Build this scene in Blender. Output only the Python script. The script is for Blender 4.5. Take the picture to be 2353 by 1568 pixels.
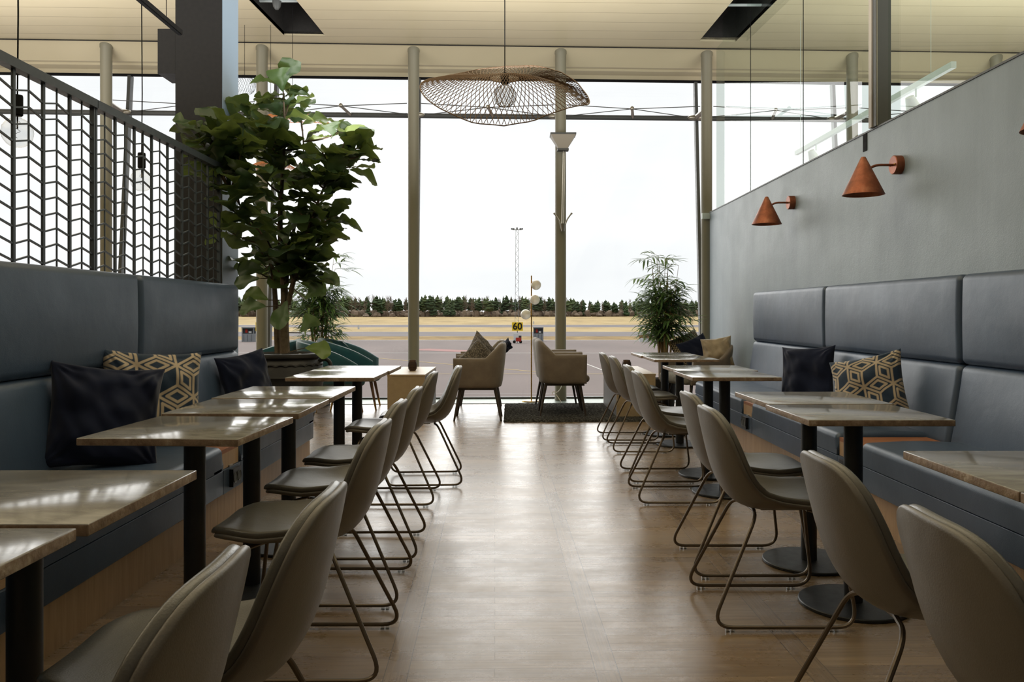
import bpy, math, random
import numpy as np
from mathutils import Vector, Matrix, Euler, noise
for o in list(bpy.data.objects): bpy.data.objects.remove(o)
scn = bpy.context.scene
COL = scn.collection
PI = math.pi
# ---------------------------------------------------------------- camera, sky, lights, exposure
F, CX, HY, H = 1900.0, 1176.5, 720.0, 1.17
cam_d = bpy.data.cameras.new('camera'); cam = bpy.data.objects.new('camera', cam_d); COL.objects.link(cam)
cam.location = (0, 0, H); cam.rotation_euler = (PI/2, 0, 0)
cam_d.sensor_width = 36; cam_d.lens = 36*F/2353; cam_d.shift_y = -(784-HY)/2353
cam_d.clip_end = 3000; cam_d.clip_start = .05
scn.camera = cam
scn.view_settings.view_transform = 'Standard'; scn.view_settings.look = 'None'
scn.view_settings.gamma = 1; scn.view_settings.use_curve_mapping = False
scn.view_settings.exposure = 0.0
SKY = 1.17
w = bpy.data.worlds.new('overcast_sky'); scn.world = w; w.use_nodes = True
nt = w.node_tree; nt.nodes.clear()
def wn(t): return nt.nodes.new(t)
out = wn('ShaderNodeOutputWorld'); bg = wn('ShaderNodeBackground'); tc = wn('ShaderNodeTexCoord')
mp = wn('ShaderNodeMapping'); mp.inputs['Scale'].default_value = (1.2, 1.2, 4.5)
ns = wn('ShaderNodeTexNoise'); ns.inputs['Scale'].default_value = 1.6; ns.inputs['Detail'].default_value = 6
rp = wn('ShaderNodeValToRGB'); rp.color_ramp.elements[0].position = .36; rp.color_ramp.elements[1].position = .66
rp.color_ramp.elements[0].color = (.83, .845, .865, 1); rp.color_ramp.elements[1].color = (.97, .97, .97, 1)
sx = wn('ShaderNodeSeparateXYZ'); mr = wn('ShaderNodeMapRange')
mr.inputs['From Min'].default_value = .38; mr.inputs['From Max'].default_value = .85
mr.inputs['To Min'].default_value = 1.0; mr.inputs['To Max'].default_value = 3.6
ml = wn('ShaderNodeMath'); ml.operation = 'MULTIPLY'; ml.inputs[1].default_value = SKY
nt.links.new(tc.outputs['Generated'], mp.inputs['Vector']); nt.links.new(mp.outputs[0], ns.inputs['Vector'])
nt.links.new(ns.outputs['Fac'], rp.inputs[0]); nt.links.new(rp.outputs[0], bg.inputs['Color'])
nt.links.new(tc.outputs['Generated'], sx.inputs[0]); nt.links.new(sx.outputs['Z'], mr.inputs['Value'])
nt.links.new(mr.outputs[0], ml.inputs[0]); nt.links.new(ml.outputs[0], bg.inputs['Strength'])
nt.links.new(bg.outputs[0], out.inputs[0])
def area(name, loc, rot, sx_, sy_, power, col=(1, 1, 1)):
    l = bpy.data.lights.new(name, 'AREA'); l.shape = 'RECTANGLE'; l.size = sx_; l.size_y = sy_; l.energy = power; l.color = col
    o = bpy.data.objects.new(name, l); COL.objects.link(o); o.location = loc; o.rotation_euler = rot; return o
# added area fills without fixtures: one behind the camera, three facing the ceiling
# veiled sun low behind thin cloud, ahead and to the left
sl = bpy.data.lights.new('veiled_sun', 'SUN'); sl.energy = 2.9; sl.angle = math.radians(72); sl.color = (1, .975, .94)
so_ = bpy.data.objects.new('veiled_sun', sl); COL.objects.link(so_)
so_.rotation_euler = Vector((-math.sin(.46)*math.cos(.36), math.cos(.46)*math.cos(.36), math.sin(.36))).to_track_quat('Z', 'Y').to_euler()
area('added_rear_fill', (0, -2.5, 3.8), (0, 0, 0), 6, 5, 14, (1, .96, .9))  # weak fill added overhead behind the camera, no real lamp
area('added_uplight', (-5.8, 4.5, 2.6), (PI, 0, 0), 4, 9, 560, (1, .98, .95))  # this and the next two: unseen uplights added to brighten the ceiling
area('added_uplight', (5.8, 5, 2.6), (PI, 0, 0), 4, 9, 400, (1, .98, .95))
area('added_uplight', (0, 5.5, 2.7), (PI, 0, 0), 3.5, 7, 370, (1, .98, .95))

# ---------------------------------------------------------------- helpers
def X_(px, Y): return (px-CX)*Y/F
def Z_(py, Y): return H-(py-HY)*Y/F
def P(px, py, Y): return Vector((X_(px, Y), Y, Z_(py, Y)))
SH = .042
def shy(x, y): return y + SH*x

class MB:
    def __init__(s): s.v = []; s.f = []; s.m = []; s.mi = 0
    def add(s, vs, fs):
        b = len(s.v); s.v += [tuple(p) for p in vs]; s.f += [tuple(b+i for i in f) for f in fs]; s.m += [s.mi]*len(fs); return s
    def box(s, x0, x1, y0, y1, z0, z1, ch=0):
        if ch:
            return s.rbox(x0, x1, y0, y1, z0, z1, ch)
        vs = [(x, y, z) for x in (x0, x1) for y in (y0, y1) for z in (z0, z1)]
        return s.add(vs, [(0, 1, 3, 2), (4, 6, 7, 5), (0, 4, 5, 1), (2, 3, 7, 6), (0, 2, 6, 4), (1, 5, 7, 3)])
    def rbox(s, x0, x1, y0, y1, z0, z1, r, n=3, fn=None, seg=(1, 1, 1)):
        # rounded box made from a subdivided cube clamped to an inner box
        c = [(x0+x1)/2, (y0+y1)/2, (z0+z1)/2]; h = [(x1-x0)/2, (y1-y0)/2, (z1-z0)/2]
        r = min(r, min(h)*.98)
        ax = []
        for k in range(3):
            a = [-h[k]+r*(1-math.cos(PI/2*i/n)) if False else -h[k]+r*i/n for i in range(n+1)]
            m = [(-h[k]+r)+(2*h[k]-2*r)*i/seg[k] for i in range(1, seg[k])]
            ax.append(a+m+[-t for t in reversed(a)])
        def proj(p):
            q = [max(-h[k]+r, min(h[k]-r, p[k])) for k in range(3)]
            d = [p[k]-q[k] for k in range(3)]; L = math.sqrt(sum(t*t for t in d))
            if L > 1e-9: q = [q[k]+d[k]/L*r for k in range(3)]
            q = [q[k]+c[k] for k in range(3)]
            return fn(*q) if fn else tuple(q)
        for k in range(3):
            i, j = [(1, 2), (2, 0), (0, 1)][k]
            A, B = ax[i], ax[j]
            for sg in (-1, 1):
                vs = []
                for a in A:
                    for b in B:
                        p = [0, 0, 0]; p[k] = sg*h[k]; p[i] = a; p[j] = b; vs.append(proj(p))
                nb = len(B); fs = []
                for a in range(len(A)-1):
                    for b in range(nb-1):
                        q = (a*nb+b, (a+1)*nb+b, (a+1)*nb+b+1, a*nb+b+1)
                        fs.append(q if sg > 0 else q[::-1])
                s.add(vs, fs)
        return s
    def tube(s, pts, r, n=8, closed=False, cap=True):
        pts = [Vector(p) for p in pts]; N = len(pts)
        rs = r if isinstance(r, (list, tuple)) else [r]*N
        t0 = None; rings = []
        for i, p in enumerate(pts):
            a = pts[(i-1) % N] if (i > 0 or closed) else p
            b = pts[(i+1) % N] if (i < N-1 or closed) else p
            t = (b-a)
            t = t.normalized() if t.length > 1e-9 else Vector((0, 0, 1))
            if t0 is None:
                u = t.orthogonal().normalized()
            else:
                q = t0.rotation_difference(t); u = q @ u; u = (u-t*u.dot(t)).normalized()
            t0 = t; v = t.cross(u)
            rings.append([p+(u*math.cos(2*PI*k/n)+v*math.sin(2*PI*k/n))*rs[i] for k in range(n)])
        vs = [q for rg in rings for q in rg]; fs = []
        M = N if closed else N-1
        for i in range(M):
            for k in range(n):
                j = (i+1) % N
                fs.append((i*n+k, i*n+(k+1) % n, j*n+(k+1) % n, j*n+k))
        if cap and not closed:
            fs.append(tuple(range(n))[::-1]); fs.append(tuple((N-1)*n+k for k in range(n)))
        return s.add(vs, fs)
    def lathe(s, prof, n=32, c=(0, 0, 0)):
        vs = []; fs = []
        for (r, z) in prof:
            for k in range(n):
                a = 2*PI*k/n; vs.append((c[0]+r*math.cos(a), c[1]+r*math.sin(a), c[2]+z))
        for i in range(len(prof)-1):
            for k in range(n):
                fs.append((i*n+k, i*n+(k+1) % n, (i+1)*n+(k+1) % n, (i+1)*n+k))
        return s.add(vs, fs)
    def disc(s, r, z0, z1, c=(0, 0), n=48, ch=.002):
        return s.lathe([(0.0001, z0), (r-ch, z0), (r, z0+ch), (r, z1-ch), (r-ch, z1), (0.0001, z1)], n, (c[0], c[1], 0))
    def sphere(s, c, r, n=20, m=12, sc=(1, 1, 1)):
        prof = [(max(1e-4, math.sin(PI*i/m)), -math.cos(PI*i/m)) for i in range(m+1)]
        b = len(s.v); s.lathe(prof, n)
        for i in range(b, len(s.v)):
            x, y, z = s.v[i]; s.v[i] = (c[0]+x*r*sc[0], c[1]+y*r*sc[1], c[2]+z*r*sc[2])
        return s
    def grid(s, fn, nu, nv, cu=False):
        vs = [fn(i/nu, j/nv) for i in range(nu+(0 if cu else 1)) for j in range(nv+1)]
        fs = []; m = nu
        for i in range(nu):
            for j in range(nv):
                i2 = (i+1) % nu if cu else i+1
                fs.append((i*(nv+1)+j, i2*(nv+1)+j, i2*(nv+1)+j+1, i*(nv+1)+j+1))
        return s.add(vs, fs)
    def map(s, fn, start=0):
        for i in range(start, len(s.v)): s.v[i] = tuple(fn(*s.v[i]))
        return s
    def build(s, name, mats, parent=None, smooth=True, ang=38, weld=True, loc=None):
        me = bpy.data.meshes.new(name); me.from_pydata(s.v, [], s.f); me.validate()
        if weld:
            import bmesh
            bm = bmesh.new(); bm.from_mesh(me); bmesh.ops.remove_doubles(bm, verts=bm.verts, dist=2e-5)
            bmesh.ops.recalc_face_normals(bm, faces=bm.faces); bm.to_mesh(me); bm.free()
        if not isinstance(mats, (list, tuple)): mats = [mats]
        for m_ in mats: me.materials.append(m_)
        if len(mats) > 1 and not weld:
            me.polygons.foreach_set('material_index', s.m)
        if smooth:
            me.polygons.foreach_set('use_smooth', [True]*len(me.polygons)); me.set_sharp_from_angle(angle=math.radians(ang))
        o = bpy.data.objects.new(name, me); COL.objects.link(o)
        if parent: o.parent = parent
        if loc: o.location = loc
        return o
def fillet(pts, r, n=6):
    pts = [Vector(p) for p in pts]; outp = [pts[0]]
    for i in range(1, len(pts)-1):
        a, b, c = pts[i-1], pts[i], pts[i+1]
        d1 = (a-b).normalized(); d2 = (c-b).normalized(); L = min(r, (a-b).length*.49, (c-b).length*.49)
        p, q = b+d1*L, b+d2*L
        for k in range(n+1):
            t = k/n; outp.append(p*(1-t)**2+b*2*t*(1-t)+q*t*t)
    outp.append(pts[-1]); return outp
def thing(name, label, cat, loc=(0, 0, 0), rz=0, group=None):
    o = bpy.data.objects.new(name, None); COL.objects.link(o); o.location = loc; o.rotation_euler = (0, 0, rz)
    o.empty_display_size = .1; o['label'] = label; o['category'] = cat
    if group: o['group'] = group
    return o
def tag(o, label, cat, group=None):
    o['label'] = label; o['category'] = cat
    if group: o['group'] = group
    return o
def struct(o): o['kind'] = 'structure'; return o
def dup(root, loc, rz=None, label=None, group=None):
    def rec(o, par):
        c = o.copy(); COL.objects.link(c)
        if par: c.parent = par
        for ch in [k for k in KIDS.get(o.name, [])]: rec(ch, c)
        return c
    KIDS = {}
    for k in bpy.data.objects:
        if k.parent: KIDS.setdefault(k.parent.name, []).append(k)
    r = rec(root, None); r.location = loc
    if rz is not None: r.rotation_euler = (0, 0, rz)
    if label: r['label'] = label
    if group: r['group'] = group
    return r
# ---------------------------------------------------------------- materials
def s2l(c):
    return tuple((x/255/12.92 if x/255 <= .04045 else ((x/255+.055)/1.055)**2.4) for x in c)
def rgb(*c): return (*s2l(c), 1)
class M:
    def __init__(s, name, color=(200, 200, 200), rough=.5, metal=0, spec=.5, sheen=0, coat=0):
        s.m = bpy.data.materials.new(name); s.m.use_nodes = True; s.t = s.m.node_tree
        s.b = s.t.nodes['Principled BSDF']; s.b.inputs['Base Color'].default_value = rgb(*color) if len(color) == 3 else color
        s.b.inputs['Roughness'].default_value = rough; s.b.inputs['Metallic'].default_value = metal
        s.b.inputs['Specular IOR Level'].default_value = spec; s.b.inputs['Sheen Weight'].default_value = sheen
        s.b.inputs['Coat Weight'].default_value = coat
        s.co = None; s.hgt = []
    def n(s, t, **k):
        nd = s.t.nodes.new(t)
        for a, b in k.items():
            if a in nd.inputs: nd.inputs[a].default_value = b
            else: setattr(nd, a, b)
        return nd
    def l(s, a, b): s.t.links.new(a, b)
    def coord(s, kind='Object', scale=(1, 1, 1)):
        t = s.n('ShaderNodeTexCoord'); mp = s.n('ShaderNodeMapping'); mp.inputs['Scale'].default_value = scale
        s.l(t.outputs[kind], mp.inputs[0]); return mp.outputs[0]
    def noise(s, scale, detail=4, rough=.5, vs=(1, 1, 1), dist=0):
        nd = s.n('ShaderNodeTexNoise'); nd.inputs['Scale'].default_value = scale; nd.inputs['Detail'].default_value = detail
        nd.inputs['Roughness'].default_value = rough; nd.inputs['Distortion'].default_value = dist
        s.l(s.coord(scale=vs), nd.inputs['Vector']); return nd.outputs['Fac']
    def ramp(s, fac, stops):
        r = s.n('ShaderNodeValToRGB'); e = r.color_ramp.elements
        while len(e) < len(stops): e.new(.5)
        for i, (p, c) in enumerate(stops):
            e[i].position = p; e[i].color = rgb(*c) if len(c) == 3 else c
        s.l(fac, r.inputs[0]); return r.outputs[0]
    def mix(s, fac, a, b, mode='MIX'):
        m = s.n('ShaderNodeMix'); m.data_type = 'RGBA'; m.blend_type = mode
        for v, i in ((fac, 0), (a, 6), (b, 7)):
            if hasattr(v, 'is_output'): s.l(v, m.inputs[i])
            else: m.inputs[i].default_value = v
        return m.outputs[2]
    def math(s, op, a, b=None, c=None):
        m = s.n('ShaderNodeMath'); m.operation = op
        for i, v in enumerate((a, b, c)):
            if v is None: continue
            if hasattr(v, 'is_output'): s.l(v, m.inputs[i])
            else: m.inputs[i].default_value = v
        return m.outputs[0]
    def color(s, o): s.l(o, s.b.inputs['Base Color']); return s
    def rough(s, fac, lo, hi):
        m = s.n('ShaderNodeMapRange'); m.inputs['To Min'].default_value = lo; m.inputs['To Max'].default_value = hi
        s.l(fac, m.inputs[0]); s.l(m.outputs[0], s.b.inputs['Roughness']); return s
    def bump(s, fac, strength=.2, dist=.01):
        b = s.n('ShaderNodeBump'); b.inputs['Strength'].default_value = strength; b.inputs['Distance'].default_value = dist
        s.l(fac, b.inputs['Height'])
        if s.b.inputs['Normal'].is_linked: s.l(s.b.inputs['Normal'].links[0].from_socket, b.inputs['Normal'])
        s.l(b.outputs[0], s.b.inputs['Normal']); return s
def leather(name, c1, c2, rough=(.32, .48), grain=700, bs=.12):
    m = M(name, c1, .4)
    m.color(m.ramp(m.noise(2.5, 5), [(.3, c1), (.7, c2)])); m.rough(m.noise(6, 3), *rough)
    v = m.n('ShaderNodeTexVoronoi'); v.inputs['Scale'].default_value = grain*.4; m.l(m.coord(), v.inputs['Vector'])
    m.bump(v.outputs['Distance'], bs, .002); m.bump(m.noise(7, 3), .12, .02)
    return m.m
MAT = {}
MAT['navy'] = leather('blue_leather', (52, 66, 86), (60, 76, 98), (.34, .5))
MAT['taupe'] = leather('taupe_leather', (92, 85, 75), (102, 95, 84), (.36, .5))
MAT['taupe_pad'] = leather('dark_taupe_leather', (84, 80, 72), (94, 90, 81), (.26, .38))
def metal(name, c, rough, met=1, spec=.5):
    m = M(name, c, rough, met, spec); m.rough(m.noise(30, 3), rough*.8, min(1, rough*1.25)); return m.m
MAT['black_metal'] = metal('black_powder_metal', (24, 25, 28), .42, 0)
MAT['screen_metal'] = metal('anthracite_metal', (52, 60, 68), .42, 0)
MAT['bronze_rod'] = metal('taupe_steel_rod', (104, 92, 78), .33, .6)
MAT['steel'] = metal('brushed_steel', (170, 165, 155), .35, 1)
MAT['brass'] = metal('brass', (190, 150, 80), .3, 1)
MAT['column'] = metal('column_paint', (128, 124, 106), .5, 0)
MAT['frame'] = metal('frame_grey', (72, 74, 74), .5, 0)
MAT['post_light'] = metal('post_taupe', (150, 142, 130), .5, 0)
MAT['dark_pier'] = metal('dark_pier_paint', (38, 38, 40), .7, 0, .3)
MAT['pale_metal'] = metal('pale_metal', (185, 196, 196), .45, 0)
MAT['black'] = metal('matte_black', (18, 18, 20), .8, 0, .15)
MAT['rubber'] = metal('black_plastic', (16, 16, 18), .35, 0)
MAT['ledge'] = metal('ledge_metal', (118, 128, 118), .4, .3)
# copper
m = M('copper_patina', (150, 85, 55), .4, .75)
m.color(m.ramp(m.noise(9, 6, .6), [(.3, (104, 60, 42)), (.52, (142, 84, 60)), (.72, (166, 108, 82))])); m.rough(m.noise(14, 4), .35, .6); m.bump(m.noise(40, 3), .05, .005)
MAT['copper'] = m.m
# marble
m = M('beige_marble', (150, 142, 130), .16)
a = m.noise(5, 8, .6, (1, 3.2, 1), 1.2)
c = m.ramp(a, [(.25, (102, 99, 93)), (.5, (126, 122, 115)), (.75, (150, 147, 140))])
vn = m.noise(2.2, 8, .62, (1.2, 3, 1), 2.5); ve = m.math('ABSOLUTE', m.math('SUBTRACT', vn, .5))
c = m.mix(m.ramp(ve, [(.0, (90, 90, 90)), (.018, (0, 0, 0))]), c, rgb(196, 186, 168))
m.color(c); m.rough(m.noise(12, 4), .08, .16); MAT['marble'] = m.m
m = M('raw_marble_edge', (140, 118, 96), .5)
m.color(m.ramp(m.noise(26, 7, .7), [(.3, (104, 82, 62)), (.55, (142, 120, 98)), (.75, (184, 168, 146))])); m.bump(m.noise(60, 6), .5, .006); MAT['marble_edge'] = m.m
# wood floor : boards across the room, long strips between the panels
m = M('oak_floor', (150, 115, 80), .3)
t = m.n('ShaderNodeTexCoord'); sp = m.n('ShaderNodeSeparateXYZ'); m.l(t.outputs['Object'], sp.inputs[0])
xs = m.math('ADD', sp.outputs[0], m.math('MULTIPLY', sp.outputs[1], .021)); ys = m.math('SUBTRACT', sp.outputs[1], m.math('MULTIPLY', sp.outputs[0], .021))
fr = m.math('MODULO', m.math('ADD', xs, .686*200+.358), .686)          # 0..0.076 = strip
strip = m.math('LESS_THAN', fr, .076)
e1 = m.math('LESS_THAN', m.math('ABSOLUTE', m.math('SUBTRACT', fr, .0768)), .0016)
e0 = m.math('LESS_THAN', fr, .003)
cb = m.n('ShaderNodeCombineXYZ'); m.l(xs, cb.inputs[0]); m.l(ys, cb.inputs[1])
def brick(vec, bw, rh, mort):
    b = m.n('ShaderNodeTexBrick'); b.inputs['Scale'].default_value = 1; b.inputs['Brick Width'].default_value = bw; b.inputs['Row Height'].default_value = rh
    b.inputs['Mortar Size'].default_value = mort; b.inputs['Mortar Smooth'].default_value = .3; b.inputs['Color1'].default_value = (0, 0, 0, 1); b.inputs['Color2'].default_value = (1, 1, 1, 1); b.inputs['Mortar'].default_value = (.5, .5, .5, 1)
    m.l(vec, b.inputs['Vector']); return b
b1 = brick(cb.outputs[0], 2.058, .068, .0012)
cb2 = m.n('ShaderNodeCombineXYZ'); m.l(ys, cb2.inputs[0]); cb2.inputs[1].default_value = 2.5; b2 = brick(cb2.outputs[0], .9, 5, .0011); b2.offset = 0
rnd = m.mix(strip, b1.outputs['Color'], b2.outputs['Color'])
def gn(vs, sc):
    nd = m.n('ShaderNodeTexNoise'); nd.inputs['Scale'].default_value = sc; nd.inputs['Detail'].default_value = 7; nd.inputs['Roughness'].default_value = .65
    mp = m.n('ShaderNodeMapping'); mp.inputs['Scale'].default_value = vs; m.l(cb.outputs[0], mp.inputs[0])
    off = m.n('ShaderNodeVectorMath'); off.operation = 'ADD'; m.l(mp.outputs[0], off.inputs[0])
    sc_ = m.n('ShaderNodeVectorMath'); sc_.operation = 'SCALE'; sc_.inputs['Scale'].default_value = 9; m.l(rnd, sc_.inputs[0]); m.l(sc_.outputs[0], off.inputs[1])
    m.l(off.outputs[0], nd.inputs['Vector']); return nd.outputs['Fac']
gh = gn((.8, 46, 1), 3); gv = gn((46, .8, 1), 3)
grain = m.mix(strip, gh, gv)
base = m.ramp(rnd, [(0, (94, 73, 50)), (.5, (120, 97, 69)), (1, (144, 119, 88))])
base = m.mix(.5, base, m.ramp(grain, [(.36, (96, 78, 58)), (.7, (166, 143, 114))]))
mort = m.mix(strip, b1.outputs['Fac'], b2.outputs['Fac'])
lines = m.math('MAXIMUM', m.math('MULTIPLY', mort, .5), m.math('MAXIMUM', e1, e0))
base = m.mix(m.math('MULTIPLY', lines, .8), base, rgb(50, 36, 25))
wear = m.noise(1.3, 7, .62); base = m.mix(m.math('MULTIPLY', m.ramp(wear, [(.45, (0, 0, 0)), (.75, (255, 255, 255))]), .3), base, rgb(140, 131, 118))
sc2 = m.noise(16, 10, .8, (.6, 1, 1)); base = m.mix(m.ramp(sc2, [(.64, (0, 0, 0)), (.72, (170, 170, 170))]), base, rgb(82, 66, 52))
m.color(base); m.rough(m.noise(4.5, 10, .78, (.6, 1, 1)), .08, .5); m.b.inputs['Specular IOR Level'].default_value = .75
m.bump(m.noise(40, 4, .6, (1, .4, 1)), .05, .003); m.bump(m.math('MULTIPLY', lines, -1), .4, .002); m.bump(m.noise(1.6, 3), .12, .02); m.bump(grain, .06, .004)
MAT['floor'] = m.m
def wood(name, c1, c2, vs, rough=.45):
    m = M(name, c1, rough); g = m.noise(3.5, 8, .65, vs, .6)
    c = m.ramp(g, [(.25, c1), (.6, c2), (.85, tuple(min(255, x+14) for x in c2))]); m.color(c); m.bump(g, .08, .003)
    return m
m = wood('oak_veneer', (154, 124, 92), (174, 144, 110), (14, 14, .8))
MAT['oak'] = m.m
MAT['walnut'] = wood('walnut_shelf', (120, 74, 44), (150, 96, 60), (2, 14, 14)).m
MAT['box_wood'] = wood('sand_laminate', (150, 130, 100), (162, 142, 112), (5, 5, 5), .4).m
MAT['leg_wood'] = wood('dark_leg_wood', (46, 38, 33), (62, 52, 44), (12, 12, 1), .45).m
MAT['leg_warm'] = wood('warm_leg_wood', (96, 64, 44), (120, 84, 58), (12, 12, 1), .45).m
# walls
m = M('grey_plaster', (128, 136, 138), .45)
st = m.noise(3.2, 5, .6, (1, 1.6, .16)); c = m.ramp(st, [(.3, (117, 129, 137)), (.7, (125, 138, 146))])
sp_ = m.noise(34, 6, .8); c = m.mix(m.ramp(sp_, [(.70, (0, 0, 0)), (.76, (90, 90, 90))]), c, rgb(92, 98, 100))
m.color(c); m.bump(m.noise(120, 3, .6), .3, .004); m.bump(m.noise(22, 4), .1, .01); m.rough(m.noise(4, 3), .4, .55); MAT['wall'] = m.m
m = M('pale_wall', (190, 186, 176), .8); m.bump(m.noise(60), .05); MAT['pale_wall'] = m.m
m = M('lit_pier_side_tone', (128, 148, 170), .5); m.bump(m.noise(90, 3), .2, .003); MAT['pier_side'] = m.m  # right face of the pier, its bluish light put into the colour
def cream(name, pitch=None, c0=(192, 181, 152)):
    m = M(name, c0, .38); c = m.ramp(m.noise(.8, 3), [(.3, tuple(x-4 for x in c0)), (.7, tuple(x+4 for x in c0))])
    if pitch:
        t = m.n('ShaderNodeTexCoord'); sp = m.n('ShaderNodeSeparateXYZ'); m.l(t.outputs['Object'], sp.inputs[0])
        yy = m.math('SUBTRACT', sp.outputs[1], m.math('MULTIPLY', sp.outputs[0], SH*.6))
        fr = m.math('MODULO', m.math('ADD', yy, 100.02), pitch); g = m.math('LESS_THAN', fr, .008)
        c = m.mix(m.math('MULTIPLY', g, .8), c, rgb(104, 90, 68)); m.bump(m.math('MULTIPLY', g, -1), .5, .004)
    m.color(c); return m.m
MAT['ceiling'] = cream('cream_ceiling_boards', .365); MAT['soffit'] = cream('cream_soffit')
MAT['slot'] = metal('dark_recess', (34, 32, 30), .8, 0)
def glass(name, tint, ior=1.45, rough=0, refl=1.0):
    m = bpy.data.materials.new(name); m.use_nodes = True; t = m.node_tree; t.nodes.clear()
    o = t.nodes.new('ShaderNodeOutputMaterial'); mx = t.nodes.new('ShaderNodeMixShader'); tr = t.nodes.new('ShaderNodeBsdfTransparent'); g = t.nodes.new('ShaderNodeBsdfGlossy')
    lw = t.nodes.new('ShaderNodeLayerWeight'); lw.inputs[0].default_value = .5; g.inputs['Roughness'].default_value = rough
    pw = t.nodes.new('ShaderNodeMath'); pw.operation = 'POWER'; pw.inputs[1].default_value = 5
    f0 = ((ior-1)/(ior+1))**2*refl*2
    mu = t.nodes.new('ShaderNodeMath'); mu.operation = 'MULTIPLY_ADD'; mu.inputs[1].default_value = .9*refl; mu.inputs[2].default_value = f0; mu.use_clamp = True
    tr.inputs[0].default_value = (*tint, 1); t.links.new(lw.outputs['Facing'], pw.inputs[0]); t.links.new(pw.outputs[0], mu.inputs[0]); t.links.new(mu.outputs[0], mx.inputs[0]); t.links.new(tr.outputs[0], mx.inputs[1]); t.links.new(g.outputs[0], mx.inputs[2]); t.links.new(mx.outputs[0], o.inputs[0])
    return m
MAT['glass'] = glass('facade_glass', (.97, .985, .98), 1.35, 0, .7)
MAT['glass_green'] = glass('partition_glass', (.84, .91, .87), 1.42, 0, .9)
MAT['bulb_glass'] = glass('bulb_glass', (.93, .93, .92), 1.5, .02)
MAT['clear'] = glass('clear_plastic', (.8, .82, .82), 1.6, .1)
m = M('opal_glass', (238, 234, 222), .25); m.b.inputs['Subsurface Weight'].default_value = .2; m.b.inputs['Transmission Weight'].default_value = .25; MAT['opal'] = m.m
# fabrics
def fabric(name, c1, c2, sheen=.4, scale=5, rough=.8, bs=.3):
    m = M(name, c1, rough, 0, .3, sheen); m.color(m.ramp(m.noise(scale, 5, .6), [(.3, c1), (.7, c2)])); m.bump(m.noise(9, 1, .5), bs, .012); m.bump(m.noise(500, 2), .15, .001); return m.m
MAT['velvet_navy'] = fabric('navy_velvet', (14, 20, 40), (20, 28, 52), .12, 3, 1, .1)
MAT['velvet_brown'] = fabric('brown_velvet', (104, 92, 80), (124, 112, 98), .25, 6, .7)
MAT['velvet_teal'] = fabric('teal_velvet', (10, 62, 74), (20, 84, 94), .5, 5, .55)
MAT['tan_satin'] = fabric('tan_satin', (138, 122, 98), (164, 148, 122), .3, 6, .5)
MAT['grey_fabric'] = fabric('grey_boucle', (112, 108, 100), (136, 132, 122), .2, 30, .9)
m = M('waffle_fabric', (104, 96, 84), .9)
ck = m.n('ShaderNodeTexVoronoi'); ck.inputs['Scale'].default_value = 70; m.l(m.coord(), ck.inputs[0])
m.color(m.ramp(ck.outputs['Distance'], [(.1, (128, 118, 104)), (.6, (70, 63, 55))])); m.bump(ck.outputs['Distance'], -.6 if False else .6, .006); MAT['waffle'] = m.m
m = M('basket_weave', (190, 176, 140), .8)
b = m.n('ShaderNodeTexBrick'); b.inputs['Scale'].default_value = 1; b.inputs['Brick Width'].default_value = .03; b.inputs['Row Height'].default_value = .016; b.inputs['Mortar Size'].default_value = .004
b.inputs['Color1'].default_value = rgb(204, 190, 156); b.inputs['Color2'].default_value = rgb(186, 170, 134); b.inputs['Mortar'].default_value = rgb(44, 40, 34); m.l(m.coord(), b.inputs[0]); m.color(b.outputs['Color']); m.bump(b.outputs['Fac'], -.5 if False else .4, .004); MAT['basket'] = m.m
m = M('patterned_fabric', (20, 40, 60), .75, 0, .3, .2)
at = m.n('ShaderNodeVertexColor'); at.layer_name = 'pattern'; m.color(m.mix(at.outputs['Color'], rgb(18, 40, 62), rgb(168, 152, 130))); m.bump(m.noise(12, 4), .3, .012); m.bump(at.outputs['Color'], .3, .002); MAT['pattern'] = m.m
m = M('grey_rug', (82, 80, 76), 1, 0, 0, 0); nz = m.noise(38, 5, .85); m.color(m.ramp(nz, [(.36, (28, 28, 27)), (.52, (72, 70, 66)), (.68, (134, 130, 122))])); m.bump(nz, 1, .02); MAT['rug'] = m.m
m = M('black_terracotta', (36, 34, 33), .6); m.color(m.ramp(m.noise(6, 5), [(.3, (28, 27, 27)), (.7, (50, 47, 45))])); m.bump(m.noise(30, 4), .2, .006); MAT['pot'] = m.m
def leafmat(name, c1, c2, tr, sc=2.2):
    m = M(name, c1, .38, 0, .5); inf = m.n('ShaderNodeAttribute'); inf.attribute_name = 'shade'
    m.color(m.ramp(inf.outputs['Fac'], [(0, c1), (.75, c2), (1, tr)]))
    t = m.t; tl = t.nodes.new('ShaderNodeBsdfTranslucent'); tl.inputs[0].default_value = rgb(*tr); mx = t.nodes.new('ShaderNodeMixShader'); mx.inputs[0].default_value = .3
    o = t.nodes['Material Output']; t.links.new(m.b.outputs[0], mx.inputs[1]); t.links.new(tl.outputs[0], mx.inputs[2]); t.links.new(mx.outputs[0], o.inputs[0]); m.bump(m.noise(60, 3), .15, .003); return m.m
MAT['ficus'] = leafmat('ficus_leaf', (36, 56, 40), (62, 86, 52), (112, 128, 62))
MAT['palm'] = leafmat('bamboo_palm_leaf', (50, 76, 44), (84, 116, 64), (134, 158, 96))
MAT['bark'] = fabric('bark', (76, 64, 50), (104, 90, 72), 0, 30)
MAT['cane'] = fabric('cane', (132, 108, 70), (160, 136, 92), 0, 30)
MAT['pebble'] = fabric('white_pebble', (196, 194, 188), (224, 222, 216), 0, 30)
MAT['wicker'] = metal('brown_wicker', (104, 78, 52), .6, 0)
MAT['wicker_orange'] = metal('orange_wicker', (206, 134, 84), .6, 0)
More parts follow.
